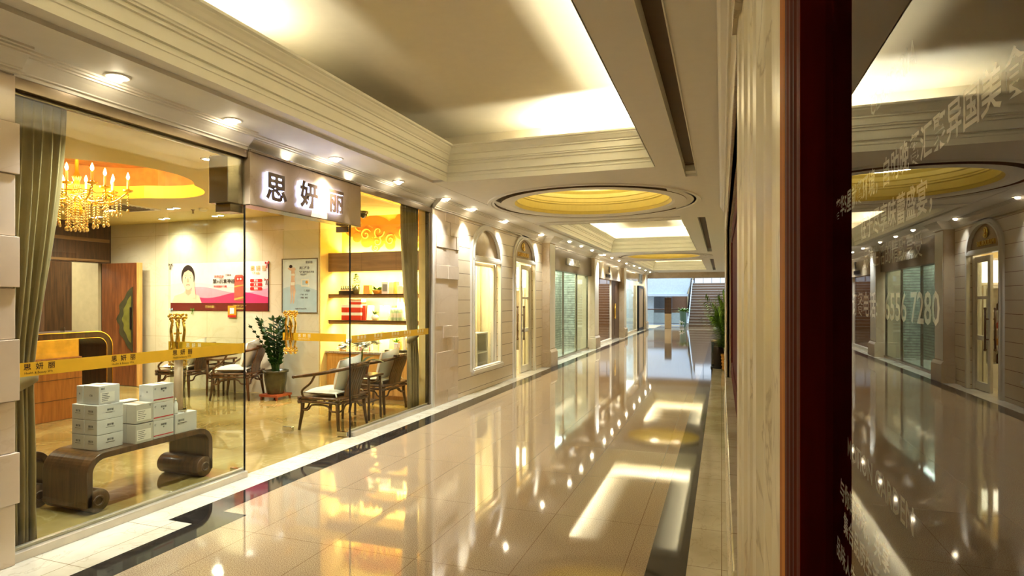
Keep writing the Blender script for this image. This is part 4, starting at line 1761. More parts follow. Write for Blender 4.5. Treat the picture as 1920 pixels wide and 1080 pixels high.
sg = thing('shop_sign', 'bronze fascia with white capital letters over the green glass shopfront', 'sign', (0, 0, 0))
b = MB()
b.box(-4.1, -3.86, 13.6, 18.38, 2.29, 2.85)
b.build('fascia_board', 'bronze_panel', sg, bevel=.006)
b = MB()
b.text('ASHWORTH', .262, face_xp(-3.835, 15.14, 2.475), .04, 0, .003, 'LEFT', 1.0)
b.build('lettering', 'trim_white', sg)
sg = thing('shop_sign', 'tan marble fascia with dark emblem and lettering over the dark wooden door', 'sign', (0, 0, 0))
b = MB()
b.box(-4.1, -3.86, 19.06, 24.48, 2.28, 2.86)
b.build('fascia_board', 'pier_marble', sg, bevel=.006)
b = MB()
b.text('KENSEOUN', .15, face_xp(-3.845, 20.9, 2.36), .03, 0, .003)
b.build('lettering', 'ink_grey', sg)
b = MB()
b.text('Z', .28, face_xp(-3.845, 21.4, 2.55), .03, 0, .012)
b.build('emblem', 'ink_grey', sg)
sg = thing('shop_sign', 'gold emblem and letters mounted in the arch above the white door', 'sign', (0, 0, 0))
b = MB()
b.text('M LEUORURE', .115, face_xp(-3.917, 11.785, 2.45), .025, 0, .003, 'CENTER')
b.build('lettering', 'brass', sg)
b = MB()
b.tube([(-3.91, 11.785 + .082 * math.cos(a), 2.66 + .082 * math.sin(a)) for a in [.55 + i * 5.3 / 18 for i in range(19)]], .014, 6)
b.text('S', .15, face_xp(-3.905, 11.785, 2.61), .02, 0, .006, 'CENTER')
b.build('emblem', 'brass', sg)

# ================================================================== SALON FURNITURE
# scroll bench: one bent board, the feet roll inward (profile in y,z; extruded in x)
def arc(cy, cz, r, a0, a1, n=10):
    return [(cy + r * math.cos(math.radians(a0 + (a1 - a0) * i / n)), cz + r * math.sin(math.radians(a0 + (a1 - a0) * i / n))) for i in range(n + 1)]


def bench_geo(L, h=.43, t=.045, R=.14):
    out = [(0, .05)] + arc(R, h - R, R, 180, 90) + arc(L - R, h - R, R, 90, 0) + [(L, .05)]
    r = R - t
    inn = [(t, .05)] + arc(R, h - R, r, 180, 90) + arc(L - R, h - R, r, 90, 0) + [(L - t, .05)]
    return out + inn[::-1]


def bench(name, label, y0, x0, x1, L):
    o = thing(name, label, 'bench', (0, y0, 0))
    b = MB()
    b.prism(bench_geo(L), x0, x1, 'x')
    b.build('bent_board', 'bench_wood', o, bevel=.006)
    for s, yc in ((1, .085), (-1, L - .085)):
        b = MB()
        b.lathe([(.001, x0), (.082, x0), (.086, x0 + .008), (.086, x1 - .008), (.082, x1), (.001, x1)], n=28, M=Matrix(((0, 0, 1, 0), (1, 0, 0, yc), (0, 1, 0, .088), (0, 0, 0, 1))))
        b.build('scroll_foot', 'bench_wood', o)
        b = MB()
        b.tube([(x1 + .002, yc + .034 * math.cos(q * PI / 8), .088 + .034 * math.sin(q * PI / 8)) for q in range(16)], .008, 6, closed=True)
        b.build('scroll_rosette', 'letter_brown', o)
    return o


bench('scroll_bench', 'brown bent-wood bench with rolled feet behind the glass, carrying white boxes', 2.97, -4.74, -4.27, 1.11)
bench('scroll_bench', 'second bent-wood bench, mostly hidden behind the olive curtain', 1.79, -5.26, -4.79, 1.28)

# boxes on the bench
BT = .431


def carton(name, label, x0, x1, y0, y1, z0, h, mat='box_white', deco=(), group=None, lid=True):
    o = thing(name, label, 'box', ((x0 + x1) / 2, (y0 + y1) / 2, z0), 0, group)
    w, d = (x1 - x0) / 2 - .0012, (y1 - y0) / 2 - .0012
    b = MB()
    b.box(-w, w, -d, d, 0, h - .0015)
    b.build('carton', mat, o, bevel=.0025)
    b = MB()
    for (kind, u, v, s, text) in deco:
        # faces: x = towards the glass, y = towards the camera end
        M = face_xp(w + .0006, 0, 0) if kind == 'x' else face_ym(0, -d - .0006, 0)
        if text == '#bar':
            M2 = M @ Matrix.Translation((u, v, 0))
            b.box(0, s, 0, .008, 0, .0006, 1, M2)
        elif text == '#label':
            M2 = M @ Matrix.Translation((u, v, 0))
            b.box(0, s, 0, s * .7, 0, .0006, 2, M2)
            for q in range(5):
                b.box(.01, s * (.5 + .08 * (q % 3)), .012 + q * s * .12, .012 + q * s * .12 + .004, .0006, .001, 0, M2)
        elif text == '#line':
            M2 = M @ Matrix.Translation((u, v, 0))
            b.box(0, s, 0, .0025, 0, .0006, 0, M2)
        else:
            b.text(text, s, M @ Matrix.Translation((u, v, 0)), 0, 0, .0004, 'CENTER')
    if b.v:
        b.build('print', ['ink_grey', 'red_ink', 'pack_white'], o, fix=False)
    if lid:
        b = MB()
        b.box(-w * .96, w * .96, -.012, .012, h - .002, h - .0008)
        b.build('sealing_tape', 'box_edge', o)
    return o


rows = ['bottom', 'middle', 'top']
for r in range(3):
    for c in range(2):
        x0 = -4.62 + .135 * c
        carton('carton', 'small white box in the %s row of the tall stack, %s column' % (rows[r], 'glass-side' if c else 'room-side'), x0, x0 + .134, 3.10, 3.305, BT + .112 * r, .111, 'box_white',
               (('y', 0, .058, .017, '思妍丽'), ('y', -.03, .045, .06, '#line'), ('x', 0, .062, .017, '思妍丽'), ('x', -.035, .048, .07, '#line')), 'small white boxes of the tall stack')
zt = BT + .112 * 3
carton('carton', 'narrow upright white box standing on the tall stack, away from the glass', -4.60, -4.53, 3.12, 3.28, zt, .135, 'box_white', (('y', 0, .07, .014, '思'),))
carton('carton', 'wide white box with paper label lying on the tall stack, beside the glass', -4.525, -4.36, 3.12, 3.285, zt, .14, 'box_white', (('y', 0, .06, .016, '妍丽'), ('x', -.07, .012, .11, '#label'), ('x', -.05, .11, .016, '思妍')))
for r in range(2):
    for c in range(2):
        x0 = -4.47 + .10 * c
        carton('carton', 'greyish %s with a paper label in the low middle stack, %s' % ('upper box' if r else 'lower box', 'glass side' if c else 'room side'), x0, x0 + .098, 3.345, 3.495, BT + .155 * r, .15, 'box_grey',
               (('x', -.065, .02, .12, '#label'), ('x', .05, .125, .016, '妍')), 'greyish boxes of the low middle stack')
carton('leaflet_pile', 'pile of pale leaflets lying on the greyish boxes', -4.52, -4.43, 3.37, 3.49, BT + .31, .012, 'pack_white', (), None, False)
for r in range(3):
    carton('carton', 'white box with red line, %s of the stack of three' % rows[r], -4.42, -4.285, 3.505, 3.695, BT + .145 * r, .144, 'box_white',
           (('x', 0, .10, .018, '思妍丽'), ('x', 0, .082, .014, '丽'), ('x', -.09, .02, .18, '#bar'), ('x', -.075, .105, .016, '妍'), ('y', 0, .08, .016, '思')), 'white boxes with a red line')
carton('carton', 'slim white box standing behind the stack of three red lined boxes', -4.475, -4.425, 3.53, 3.67, BT, .425, 'box_white', (('y', 0, .33, .014, '妍'),))
carton('carton', 'wide white box at the far end of the bench, under the clear tube', -4.42, -4.28, 3.705, 3.92, BT, .165, 'box_white', (('x', -.05, .10, .02, '思妍丽'), ('x', -.085, .085, .09, '#line'), ('x', -.085, .075, .06, '#line')))
tb = thing('display_tube', 'tall clear tube with a rolled beige poster, standing on the end box', 'tube', (-4.355, 3.80, BT + .165))
b = MB()
b.lathe([(.062, .0), (.062, .50), (.058, .50), (.058, .0)], n=28)
b.build('clear_wall', 'clear_plastic', tb)
b = MB()
b.lathe([(.001, 0), (.066, 0), (.066, .02), (.062, .022)], n=28)
b.lathe([(.062, .495), (.066, .497), (.066, .52), (.001, .525)], n=28)
b.build('cap', 'chrome', tb)
b = MB()
b.lathe([(.034, .02), (.034, .47), (.028, .47), (.028, .02)], n=20)
b.build('rolled_poster', 'pack_peach', tb)
sq = thing('lotion_bottle', 'small white pump bottle between the clear tube and the red lined boxes', 'bottle', (-4.30, 3.725, BT + .165))
b = MB()
b.lathe([(.001, 0), (.016, 0), (.017, .01), (.017, .085), (.009, .10), (.009, .112), (.001, .113)], n=16)
b.build('body', 'pack_white', sq)
b = MB()
b.lathe([(.011, .112), (.011, .125), (.005, .128), (.005, .14), (.001, .14)], n=12)
b.build('pump', 'chrome', sq)


# ------------------------------------------------------------------ curtains
def curtain(name, label, x, y0, y1, z_tie, y_a, y_b, ztop=2.86, folds=7, amp=.035, back=0.0):
    """Gathered cloth: pinned from y0 to y1 above, drawn to y_a..y_b at the tie, hanging straight below."""
    o = thing(name, label, 'curtain', (0, 0, 0))
    nu, nv = folds * 10, 44
    vs, fs = [], []
    for j in range(nv + 1):
        z = ztop * (1 - j / nv) + .012
        if z > z_tie:
            t = (z - z_tie) / (ztop - z_tie)
            k = t ** .8
            k = k * k * (3 - 2 * k) if k < 1 else 1
        else:
            k = min(.38, (z_tie - z) * .9) * .9
        ya, yb = y_a + (y0 - y_a) * (k if z > z_tie else k * .1), y_b + (y1 - y_b) * (k if z > z_tie else k * .05)
        am = amp * (.55 + .45 * min(1, abs(z - z_tie) * 2.2))
        for i in range(nu + 1):
            u = i / nu
            ph = 2 * PI * folds * u + .5 * math.sin(3 * u + z)
            vs.append((x + am * math.sin(ph) + .012 * math.sin(ph * .5 + 2 * z), ya + (yb - ya) * u + .012 * math.cos(ph), z))
    for j in range(nv):
        for i in range(nu):
            a = j * (nu + 1) + i
            fs.append((a, a + 1, a + nu + 2, a + nu + 1))
    b = MB()
    b.add(vs, fs, 0, True)
    b.build('cloth', 'curtain_cloth', o, solid=.003, fix=False)
    b = MB()
    ym, hw = (y_a + y_b) / 2, (y_b - y_a) / 2 + .018
    ring = [(x + (amp + .018) * math.cos(q * PI / 12), ym + hw * math.sin(q * PI / 12), z_tie + .02 + .05 * math.sin(q * PI / 12)) for q in range(24)]
    b.tube(ring, .045, 8, closed=True, flat=.22, up=(1, 0, 0)) if False else None
    vs, fs = [], []
    for q in range(24):
        c = ring[q]
        for (dz, k) in ((-.045, 1.0), (.045, 1.02)):
            vs.append((x + (c[0] - x) * k, ym + (c[1] - ym) * k, c[2] + dz))
    for q in range(24):
        a, c2 = 2 * q, 2 * ((q + 1) % 24)
        fs.append((a, c2, c2 + 1, a + 1))
    b.add(vs, fs, 0, True)
    b.build('tieback', 'curtain_cloth', o, solid=.006)
    b = MB()
    b.tube([(x, y0 - .02, ztop + .03), (x, y1 + .02, ztop + .03)], .012, 8)
    b.build('rod', 'steel', o)
    return o


curtain('curtain', 'olive curtain tied back at the near end of the salon window, before the stone pier', -4.09, 2.31, 2.70, 1.02, 2.31, 2.515)
curtain('curtain', 'olive curtain tied back at the far end of the salon window, beside the shelves', -4.09, 7.02, 7.52, 1.02, 7.26, 7.50)

# ------------------------------------------------------------------ reception desk
dk = thing('reception_desk', 'wooden reception desk with gold front panel and rounded frame', 'desk', (0, 0, 0))
b = MB()
b.box(-8.60, -8.02, 3.2, 5.52, 0, .80)
b.build('front_panel', 'desk_wood', dk, bevel=.008)
for z in (.26, .52):
    b = MB()
    b.box(-8.021, -8.016, 3.2, 5.52, z, z + .006)
    b.build('groove', 'dark_wood', dk)
b = MB()
b.box(-8.3, -8.06, 3.3, 5.50, .80, 1.028)
b.build('gold_panel', 'gold_foil', dk, bevel=.004)


def desk_frame(y0, y1, h, t, R):
    out = [(y0, 0)] + arc(y0 + R, h - R, R, 180, 90) + arc(y1 - R, h - R, R, 90, 0) + [(y1, 0)]
    inn = [(y0 + t, 0)] + arc(y0 + R, h - R, R - t, 180, 90) + arc(y1 - R, h - R, R - t, 90, 0) + [(y1 - t, 0)]
    return out + inn[::-1]


b = MB()
b.prism(desk_frame(2.7, 6.0, 1.115, .085, .22), -8.75, -8.12, 'x')
b.build('rounded_frame', 'dark_wood', dk, bevel=.005)
b = MB()
b.prism(desk_frame(2.692, 6.008, 1.119, .009, .224), -8.135, -8.112, 'x')
b.prism(desk_frame(2.775, 5.925, 1.034, .006, .139), -8.135, -8.112, 'x')
b.build('gold_edge', 'brass', dk)
b = MB()
b.box(-8.7, -8.4, 5.62, 5.74, 0, 1.028)
b.build('support_post', 'desk_wood', dk)
for i, (y, c) in enumerate(((4.95, 'nearer the curtain'), (5.06, 'middle of the three'), (5.45, 'set apart near the rounded corner'))):
    o = thing('glass_tumbler', 'small clear glass on the desk top, ' + c, 'glass', (-8.3, y, 1.116), group='glasses on the reception desk')
    b = MB()
    b.lathe([(.001, 0), (.025, 0), (.03, .06), (.027, .06), (.023, .006), (.001, .006)], n=16)
    b.build('bowl', 'clear_plastic', o)
fn = thing('fern_plant', 'bit of green fern showing past the curtain on the desk', 'plant', (-8.42, 4.62, 1.116))
b = MB()
b.lathe([(.001, 0), (.07, 0), (.09, .14), (.08, .14), (.001, .12)], n=16)
b.build('pot', 'pot_glaze', fn)
b = MB()
random.seed(8)
for i in range(22):
    a = random.uniform(0, 2 * PI)
    b.leaf((0, 0, .13), (math.cos(a), math.sin(a), random.uniform(.3, 1.1)), random.uniform(.18, .34), .04, .5)
b.build('foliage', 'leaf_green', fn)

# ------------------------------------------------------------------ brown door leaf with the leaf shaped inlay
dl = thing('door_leaf', 'open brown wooden door with a dark rimmed green inlay against the salon wall', 'door', (0, 0, 0))
b = MB()
b.box(-10.68, -9.76, 7.70, 7.76, .01, 2.21)
b.build('slab', 'door_wood', dl, bevel=.004)
b = MB()
b.box(-9.80, -9.755, 7.69, 7.77, .01, 2.21)
b.build('edge_lipping', 'oak_wood', dl, bevel=.003)


def half_leaf(k, x_edge, zc, h, w):
    P = [(x_edge, zc + h)]
    for i in range(1, 24):
        t = i / 24
        r = math.sin(PI * t) ** .8 * w * (1 + .10 * math.sin(9 * PI * t))
        P.append((x_edge - r * k, zc + h - 2 * h * t))
    return P + [(x_edge, zc - h)]


b = MB()
b.prism(half_leaf(1, -9.90, 1.20, .58, .36), 7.685, 7.70, 'y')
b.build('inlay_rim', 'pot_glaze', dl)
b = MB()
b.prism(half_leaf(1, -9.93, 1.20, .42, .20), 7.680, 7.688, 'y')
b.build('inlay', 'inlay_olive', dl)
b = MB()
b.box(-9.93, -9.905, 7.655, 7.685, 1.02, 1.42)
b.build('pull', 'black_metal', dl, bevel=.004)


# ------------------------------------------------------------------ bamboo armchairs (built facing +Y)
def make_chair(label, group):
    o = thing('armchair', label, 'chair', (0, 0, 0), 0, group)
    for (x, y) in ((-.25, .24), (.25, .24), (-.25, -.22), (.25, -.22)):
        b = MB()
        b.tube([(x, y, .37), (x * 1.02, y * 1.03, .2), (x * 1.10, y * 1.14, .0)], [.023, .021, .015], 10)
        b.build('leg', 'chair_wood', o)
    b = MB()
    for z in (.355, .315):
        b.tube([(-.30, .26, z), (.30, .26, z)], .016, 8)
        b.tube([(-.30, -.24, z), (.30, -.24, z)], .016, 8)
        b.tube([(-.27, .29, z + .006), (-.27, -.27, z + .006)], .016, 8)
        b.tube([(.27, .29, z + .006), (.27, -.27, z + .006)], .016, 8)
    b.box(-.27, .27, -.24, .26, .345, .372)
    b.build('seat_frame', 'chair_wood', o)
    for (p, q) in (((-.26, .25), (.26, .25)), ((-.26, -.23), (.26, -.23)), ((-.26, -.23), (-.26, .25)), ((.26, -.23), (.26, .25))):
        P = []
        for t, z in ((0, .225), (.18, .23), (.30, .285), (.70, .285), (.82, .23), (1, .225)):
            P.append((p[0] + (q[0] - p[0]) * t, p[1] + (q[1] - p[1]) * t, z))
        b = MB()
        b.tube(catmull(P, 4), .011, 7)
        b.build('stretcher', 'chair_wood', o)
    rail = catmull([(-.335, .30, .60), (-.335, .12, .625), (-.31, -.10, .66), (-.22, -.29, .70), (0, -.365, .725), (.22, -.29, .70), (.31, -.10, .66), (.335, .12, .625), (.335, .30, .60)], 6)
    b = MB()
    b.tube(rail, [.020 if 4 < i < len(rail) - 5 else .018 for i in range(len(rail))], 10)
    for s in (-1, 1):
        b.ball((.335 * s, .30, .60), .021, 10, 6)
    b.build('arm_rail', 'chair_wood', o)
    b = MB()
    for i in range(7):
        x = -.135 + .045 * i
        p = [(x * .9, -.235, .37), (x * .95, -.25, .47), (x, -.30, .60), (x * 1.05, -.352 + .08 * abs(x), .73)]
        p = catmull(p, 4)
        for j in range(len(p) - 1):
            a, c = p[j], p[j + 1]
            vs = [(q[0] + dx, q[1] + dy, q[2]) for q in (a, c) for (dx, dy) in ((-.018, -.007), (.018, -.007), (.018, .007), (-.018, .007))]
            b.add(vs, [(0, 1, 5, 4), (1, 2, 6, 5), (2, 3, 7, 6), (3, 0, 4, 7), (0, 3, 2, 1), (4, 5, 6, 7)])
    b.build('back_panel', 'chair_wood', o)
    b = MB()
    for i in range(7):
        x = -.15 + .05 * i
        b.box(x - .012, x + .012, -.375 + .09 * abs(x), -.325 + .09 * abs(x), .722, .752)
    b.build('back_binding', 'dark_wood', o, bevel=.004)
    for s in (-1, 1):
        b = MB()
        b.tube(catmull([(.27 * s, .22, .37), (.315 * s, .20, .45), (.325 * s, .08, .54), (.328 * s, .02, .63)], 5), .013, 8)
        b.build('arm_support', 'chair_wood', o)
    return o


G = 'bamboo armchairs'
# (x, y, rz, scale, words for the chair, words for cushion, words for pillow)
CH = [(-4.46, 6.10, PI / 2, 1.06, 'bamboo armchair seen from behind beside the open glass door'),
      (-4.55, 7.24, PI / 2, 1.06, 'bamboo armchair seen from behind next to the far olive curtain'),
      (-7.22, 7.40, math.radians(112), 1.12, 'bamboo armchair under the wide poster beside the dark leafy plant'),
      (-8.32, 7.42, math.radians(100), 1.12, 'bamboo armchair under the wide poster next to the brown door')]
c0 = make_chair(CH[0][4], G)
for i, (x, y, rz, s, lab) in enumerate(CH):
    c = c0 if i == 0 else dup(c0, label=lab)
    c.location, c.rotation_euler, c.scale = (x, y, 0), (0, 0, rz), (s, s, s)
cu = thing('seat_cushion', '', 'cushion', (0, 0, 0))
b = MB()
b.pillow((0, 0, .046), .48, .44, .085, pinch=.04)
b.build('cover', 'white_cloth', cu)
b = MB()
for (sx, sy) in ((1, 1), (-1, 1), (1, -1), (-1, -1)):
    b.tube([(.22 * sx, .21 * sy, .04), (.25 * sx, .235 * sy, .035), (.262 * sx, .25 * sy, .012)], .008, 6)
b.build('tie', 'white_cloth', cu)
pl = thing('pillow', '', 'pillow', (0, 0, 0))
b = MB()
b.pillow((0, 0, 0), .40, .40, .15)
b.build('cover', 'white_cloth', pl)
b = MB()
k = .2
b.tube([(-k * .97, -k * .97, 0), (0, -k * .9, 0), (k * .97, -k * .97, 0), (k * .9, 0, 0), (k * .97, k * .97, 0), (0, k * .9, 0), (-k * .97, k * .97, 0), (-k * .9, 0, 0)], .006, 6, closed=True)
b.build('piping', 'pack_peach', pl)
short = ['beside the open glass door', 'next to the far olive curtain', 'beside the dark leafy plant', 'next to the brown door']
for i, (x, y, rz, s, lab) in enumerate(CH):
    a = cu if i == 0 else dup(cu)
    a.location, a.rotation_euler, a.scale = (x - .035 * math.sin(rz), y + .035 * math.cos(rz), .373 * s), (0, 0, rz), (s * .98, s * .98, s)
    a['label'] = 'white seat cushion on the bamboo armchair ' + short[i]
    a['group'] = 'white seat cushions'
    p = pl if i == 0 else dup(pl)
    off = Vector((-.04 if i % 2 else .03, -.155, .622))
    M = Matrix.Translation((x, y, 0)) @ Matrix.Rotation(rz, 4, 'Z') @ Matrix.Diagonal((s, s, s, 1)) @ Matrix.Translation(off) @ Matrix.Rotation(math.radians(108), 4, 'X') @ Matrix.Rotation(.12, 4, 'Z')
    p.matrix_world = M
    p['label'] = 'white square pillow leaning in the bamboo armchair ' + short[i]
    p['group'] = 'white pillows'


def side_table(label, x, y, w, d, h, rz=0):
    o = thing('side_table', label, 'table', (x, y, 0), rz)
    b = MB()
    b.box(-w / 2, w / 2, -d / 2, d / 2, h - .03, h)
    b.build('tabletop', 'chair_wood', o, bevel=.008)
    for sx in (-1, 1):
        for sy in (-1, 1):
            b = MB()
            b.tube([(sx * (w / 2 - .04), sy * (d / 2 - .04), h - .02), (sx * (w / 2 - .03), sy * (d / 2 - .03), 0)], [.020, .016], 8)
            b.build('leg', 'chair_wood', o)
    b = MB()
    for s in (-1, 1):
        b.tube([(-w / 2 + .03, s * (d / 2 - .035), h - .10), (w / 2 - .03, s * (d / 2 - .035), h - .10)], .012, 7)
        b.tube([(s * (w / 2 - .035), -d / 2 + .03, h - .10), (s * (w / 2 - .035), d / 2 - .03, h - .10)], .012, 7)
    b.build('apron', 'chair_wood', o)
    b = MB()
    b.box(-w / 2 + .05, w / 2 - .05, -d / 2 + .05, d / 2 - .05, .22, .235)
    b.build('lower_shelf', 'chair_wood', o)
    return o


side_table('small bamboo table with orchid between the two armchairs at the glass', -4.46, 6.68, .46, .34, .58)
side_table('small bamboo table between the two armchairs under the wide poster', -7.73, 7.55, .30, .40, .60)

orc = thing('orchid_plant', 'white orchid with broad leaves in a pot on the small table at the glass', 'plant', (-4.46, 6.68, .581), 0, None, 1.35)
b = MB()
b.lathe([(.001, 0), (.055, 0), (.075, .10), (.08, .11), (.07, .11), (.06, .09), (.001, .09)], n=20)
b.build('pot', 'terracotta', orc)
random.seed(4)
for (a, e, L, W) in ((1.9, .35, .30, .085), (.3, .6, .26, .08), (-1.2, .5, .28, .085), (3.4, .5, .25, .08), (-2.6, .8, .27, .085), (1.0, 1.1, .22, .075)):
    b = MB()
    b.leaf((0, 0, .09), (math.cos(a), math.sin(a), e), L, W, .45, n=7, fold=.3)
    b.build('broad_leaf', 'leaf_dark', orc)
for (a, r) in ((-1.55, .34), (1.5, .25), (-.8, .22)):
    P = catmull([(0, 0, .09), (.03 * math.cos(a), .03 * math.sin(a), .26), (.55 * r * math.cos(a), .55 * r * math.sin(a), .33), (r * math.cos(a), r * math.sin(a), .27)], 6)
    b = MB()
    b.tube(P, .0035, 5)
    sk = b.build('flower_stem', 'leaf_green', orc)
    for q in range(7, len(P), 1):
        c = P[q] + Vector((random.uniform(-.02, .02), random.uniform(-.02, .02), -.006))
        b = MB()
        for i in range(5):
            t = 2 * PI * i / 5 + q
            b.leaf(c, (math.cos(t), math.sin(t) * .8, .35 + .3 * math.sin(t)), .062, .052, .2, n=3)
        b.ball(c + Vector((0, 0, .006)), .006, 6, 4)
        b.build('blossom', 'petal_white', sk)

zz = thing('potted_plant', 'dark glossy leafy plant in an olive pot before the poster wall', 'plant', (-6.58, 7.50, 0))
b = MB()
b.box(-.17, .17, -.17, .17, .05, .085)
for sx in (-1, 1):
    for sy in (-1, 1):
        b.tube([(.14 * sx, .14 * sy, .06), (.15 * sx, .15 * sy, .0)], [.02, .015], 6)
b.build('stand', 'terracotta', zz)
b = MB()
b.lathe([(.001, .086), (.12, .086), (.13, .10), (.165, .30), (.172, .41), (.195, .42), (.195, .45), (.17, .45), (.165, .40), (.001, .40)], n=28)
b.build('pot', 'pot_glaze', zz)
random.seed(15)
for i in range(22):
    a = 2 * PI * i / 22 + random.uniform(-.2, .2)
    lean = random.uniform(.10, .40) * (1.0 if math.cos(a) < 0 else .45)
    H = random.uniform(.50, .80) if i % 4 else .82
    P = [Vector((math.cos(a) * (.05 + lean * t ** 1.7), math.sin(a) * (.05 + lean * t ** 1.7) * .55, .40 + H * t)) for t in [q / 9 for q in range(10)]]
    b = MB()
    b.tube(P, [.012 - .001 * q for q in range(10)], 6)
    for q in range(2, 10):
        d = (P[q] - P[q - 1]).normalized()
        sd = Vector((-math.sin(a), math.cos(a), 0))
        for s in (-1, 1):
            b.leaf(P[q], d * .6 + sd * s * .8, .105, .05, .12, n=4, roll=s * .5)
    b.leaf(P[-1], (P[-1] - P[-2]), .10, .045, .1, n=4)
    b.build('leaf_stem', 'leaf_dark', zz)

# ------------------------------------------------------------------ posters
PY = 7.895
ps = thing('wall_poster', 'wide pink poster with a smiling woman and red device on the salon wall', 'poster', (-9.23, PY, 1.36))
Wp, Hp = 2.17, .83
K = Matrix(((1, 0, 0, 0), (0, 0, -1, 0), (0, 1, 0, 0), (0, 0, 0, 1)))
b = MB()
b.box(0, Wp, 0, Hp, -.004, 0, 0, K)


def wave(pts_top, y_bot, z, mi):
    b.flat(pts_top + [(pts_top[-1][0], y_bot), (pts_top[0][0], y_bot)][0:2], z, mi, K)


def wav(x0, x1, f, y_bot, z, mi, n=40):
    b.flat([(x0 + (x1 - x0) * i / n, f(x0 + (x1 - x0) * i / n)) for i in range(n + 1)] + [(x1, y_bot), (x0, y_bot)], z, mi, K)


wav(0, Wp, lambda x: .44 + .05 * math.sin(2.6 * x + .4), .12, .0012, 1)
wav(.35, Wp, lambda x: .36 + .055 * math.sin(3.4 * x - .6), .12, .0024, 2)
wav(.6, Wp, lambda x: .27 + .05 * math.sin(4.2 * x + 1.2), .12, .0036, 3)
b.box(0, Wp, 0, .135, .0036, .0048, 4, K)
# woman: shoulders, neck, hair, face, hand
b.flat([(.03, .135), (.10, .26), (.30, .31), (.36, .36), (.47, .36), (.52, .31), (.66, .26), (.72, .135)], .0056, 5, K)
b.flat([(.355, .30), (.36, .48), (.47, .48), (.475, .30), (.415, .26)], .0064, 6, K)
b.ell(.41, .60, .155, .20, .0072, 7, K)
b.ell(.415, .545, .128, .185, .0084, 5, K, 28)
b.flat([(.29, .60), (.30, .69), (.36, .745), (.42, .755), (.48, .74), (.53, .68), (.54, .60), (.50, .67), (.42, .71), (.33, .67)], .0096, 7, K)
for s in (-1, 1):
    b.ell(.415 + .055 * s, .575, .026, .010, .0104, 10, K, 14)
    b.ell(.415 + .055 * s, .575, .011, .010, .0112, 7, K, 10)
    b.flat([(.415 + .025 * s, .605), (.415 + .06 * s, .617), (.415 + .092 * s, .603), (.415 + .06 * s, .611)], .0104, 7, K)
b.flat([(.405, .565), (.392, .50), (.415, .492), (.436, .50), (.422, .565)], .0104, 6, K)
b.ell(.415, .450, .048, .018, .0104, 8, K, 18, PI, 2 * PI)
b.flat([(.367, .450), (.395, .460), (.415, .456), (.435, .460), (.463, .450), (.415, .446)], .0108, 8, K)
b.ell(.415, .447, .034, .008, .0114, 10, K, 14, PI, 2 * PI)
b.flat([(.52, .22), (.50, .36), (.515, .47), (.53, .53), (.545, .53), (.545, .47), (.56, .50), (.575, .49), (.565, .40), (.585, .30), (.60, .22)], .0110, 5, K)
# product with face plate
b.flat([(1.44, .20), (1.47, .17), (1.62, .17), (1.65, .20), (1.65, .56), (1.62, .61), (1.47, .61), (1.44, .56)], .0056, 11, K)
b.flat([(1.44, .21), (1.65, .25), (1.65, .22), (1.44, .18)], .0064, 12, K)
b.flat([(1.44, .42), (1.65, .45), (1.65, .43), (1.44, .40)], .0064, 12, K)
b.flat([(1.47, .50), (1.63, .51), (1.62, .58), (1.48, .57)], .0064, 9, K)
for x in (1.52, 1.58):
    b.ell(x, .54, .018, .018, .0072, 10, K, 12)
for (t, s, x, y, mi) in (('滋养肌肤', .055, 1.0, .565, 8), ('焕彩新生', .03, 1.25, .60, 4), ('慧in抗衰神器', .085, .97, .475, 7), ('专业定制护理方案', .036, .99, .405, 9), ('思 妍 丽', .095, 1.78, .68, 12), ('健康 美丽', .036, 1.82, .62, 12), ('活动内容：', .05, .80, .05, 12), ('咨询热线 预约体验', .034, 1.42, .075, 12), ('思妍丽美容会所', .034, 1.42, .03, 12)):
    b.text(t, s, K @ Matrix.Translation((x, y, .0064)), 0, mi, .0012)
for i, t in enumerate(('安全', '舒适', '高效')):
    z = .485 - .068 * i
    b.flat([(1.79, z), (2.02, z), (2.03, z + .01), (2.03, z + .042), (2.02, z + .052), (1.79, z + .052), (1.78, z + .042), (1.78, z + .01)], .0056, 9, K)
    b.text(t, .042, K @ Matrix.Translation((1.86, z + .012, .0064)), 0, 10, .001)
b.build('print', ['print_white', 'print_blush', 'print_pink', 'print_rose', 'print_maroon', 'print_skin', 'print_skin_deep', 'print_hair', 'print_coral', 'print_red', 'pack_white', 'print_coral', 'print_gold'], ps, fix=False)
b = MB()
b.box(Wp - .012, Wp, 0, Hp, .004, .012, 0, K)
b.build('edge_bar', 'black_metal', ps)
for (x, y, c, w) in ((.01, Hp - .02, 'letter_brown', 'upper corner'), (2.14, Hp - .03, 'print_red', 'right'), (.02, .02, 'print_sky', 'x'), (.52, .02, 'leaf_green', 'y'), (2.13, .52, 'terracotta', 'z')):
    b = MB()
    for s in (-1, 1):
        b.flat([(x, y), (x + .04 * s, y + .026), (x + .042 * s, y - .02)], .016, 0, K)
        b.flat([(x, y), (x + .014 * s + .008, y - .085), (x + .02 * s - .004, y - .085)], .015, 0, K)
    b.build('ribbon_bow', c, ps, solid=.004)
cdd = MB()
cdd.box(-7.92, -7.74, 7.880, 7.886, 1.25, 1.45)
cdd.box(-7.92, -7.74, 7.8785, 7.88, 1.25, 1.29, 1)
cdd.box(-7.875, -7.785, 7.8785, 7.88, 1.31, 1.41, 2)
tag(cdd.build('wall_card', ['print_orange', 'print_red', 'print_blue']), 'small orange card stuck over the lower edge of the wide poster', 'card')

p2 = thing('wall_poster', 'tall pale blue poster of a slim figure on the white column', 'poster', (-6.70, 7.795, 1.35))
b = MB()
b.box(0, .67, 0, .85, -.004, 0, 0, K)
b.flat([(0, 0), (.67, 0), (.67, .35), (.3, .45), (0, .38)], .0012, 1, K)
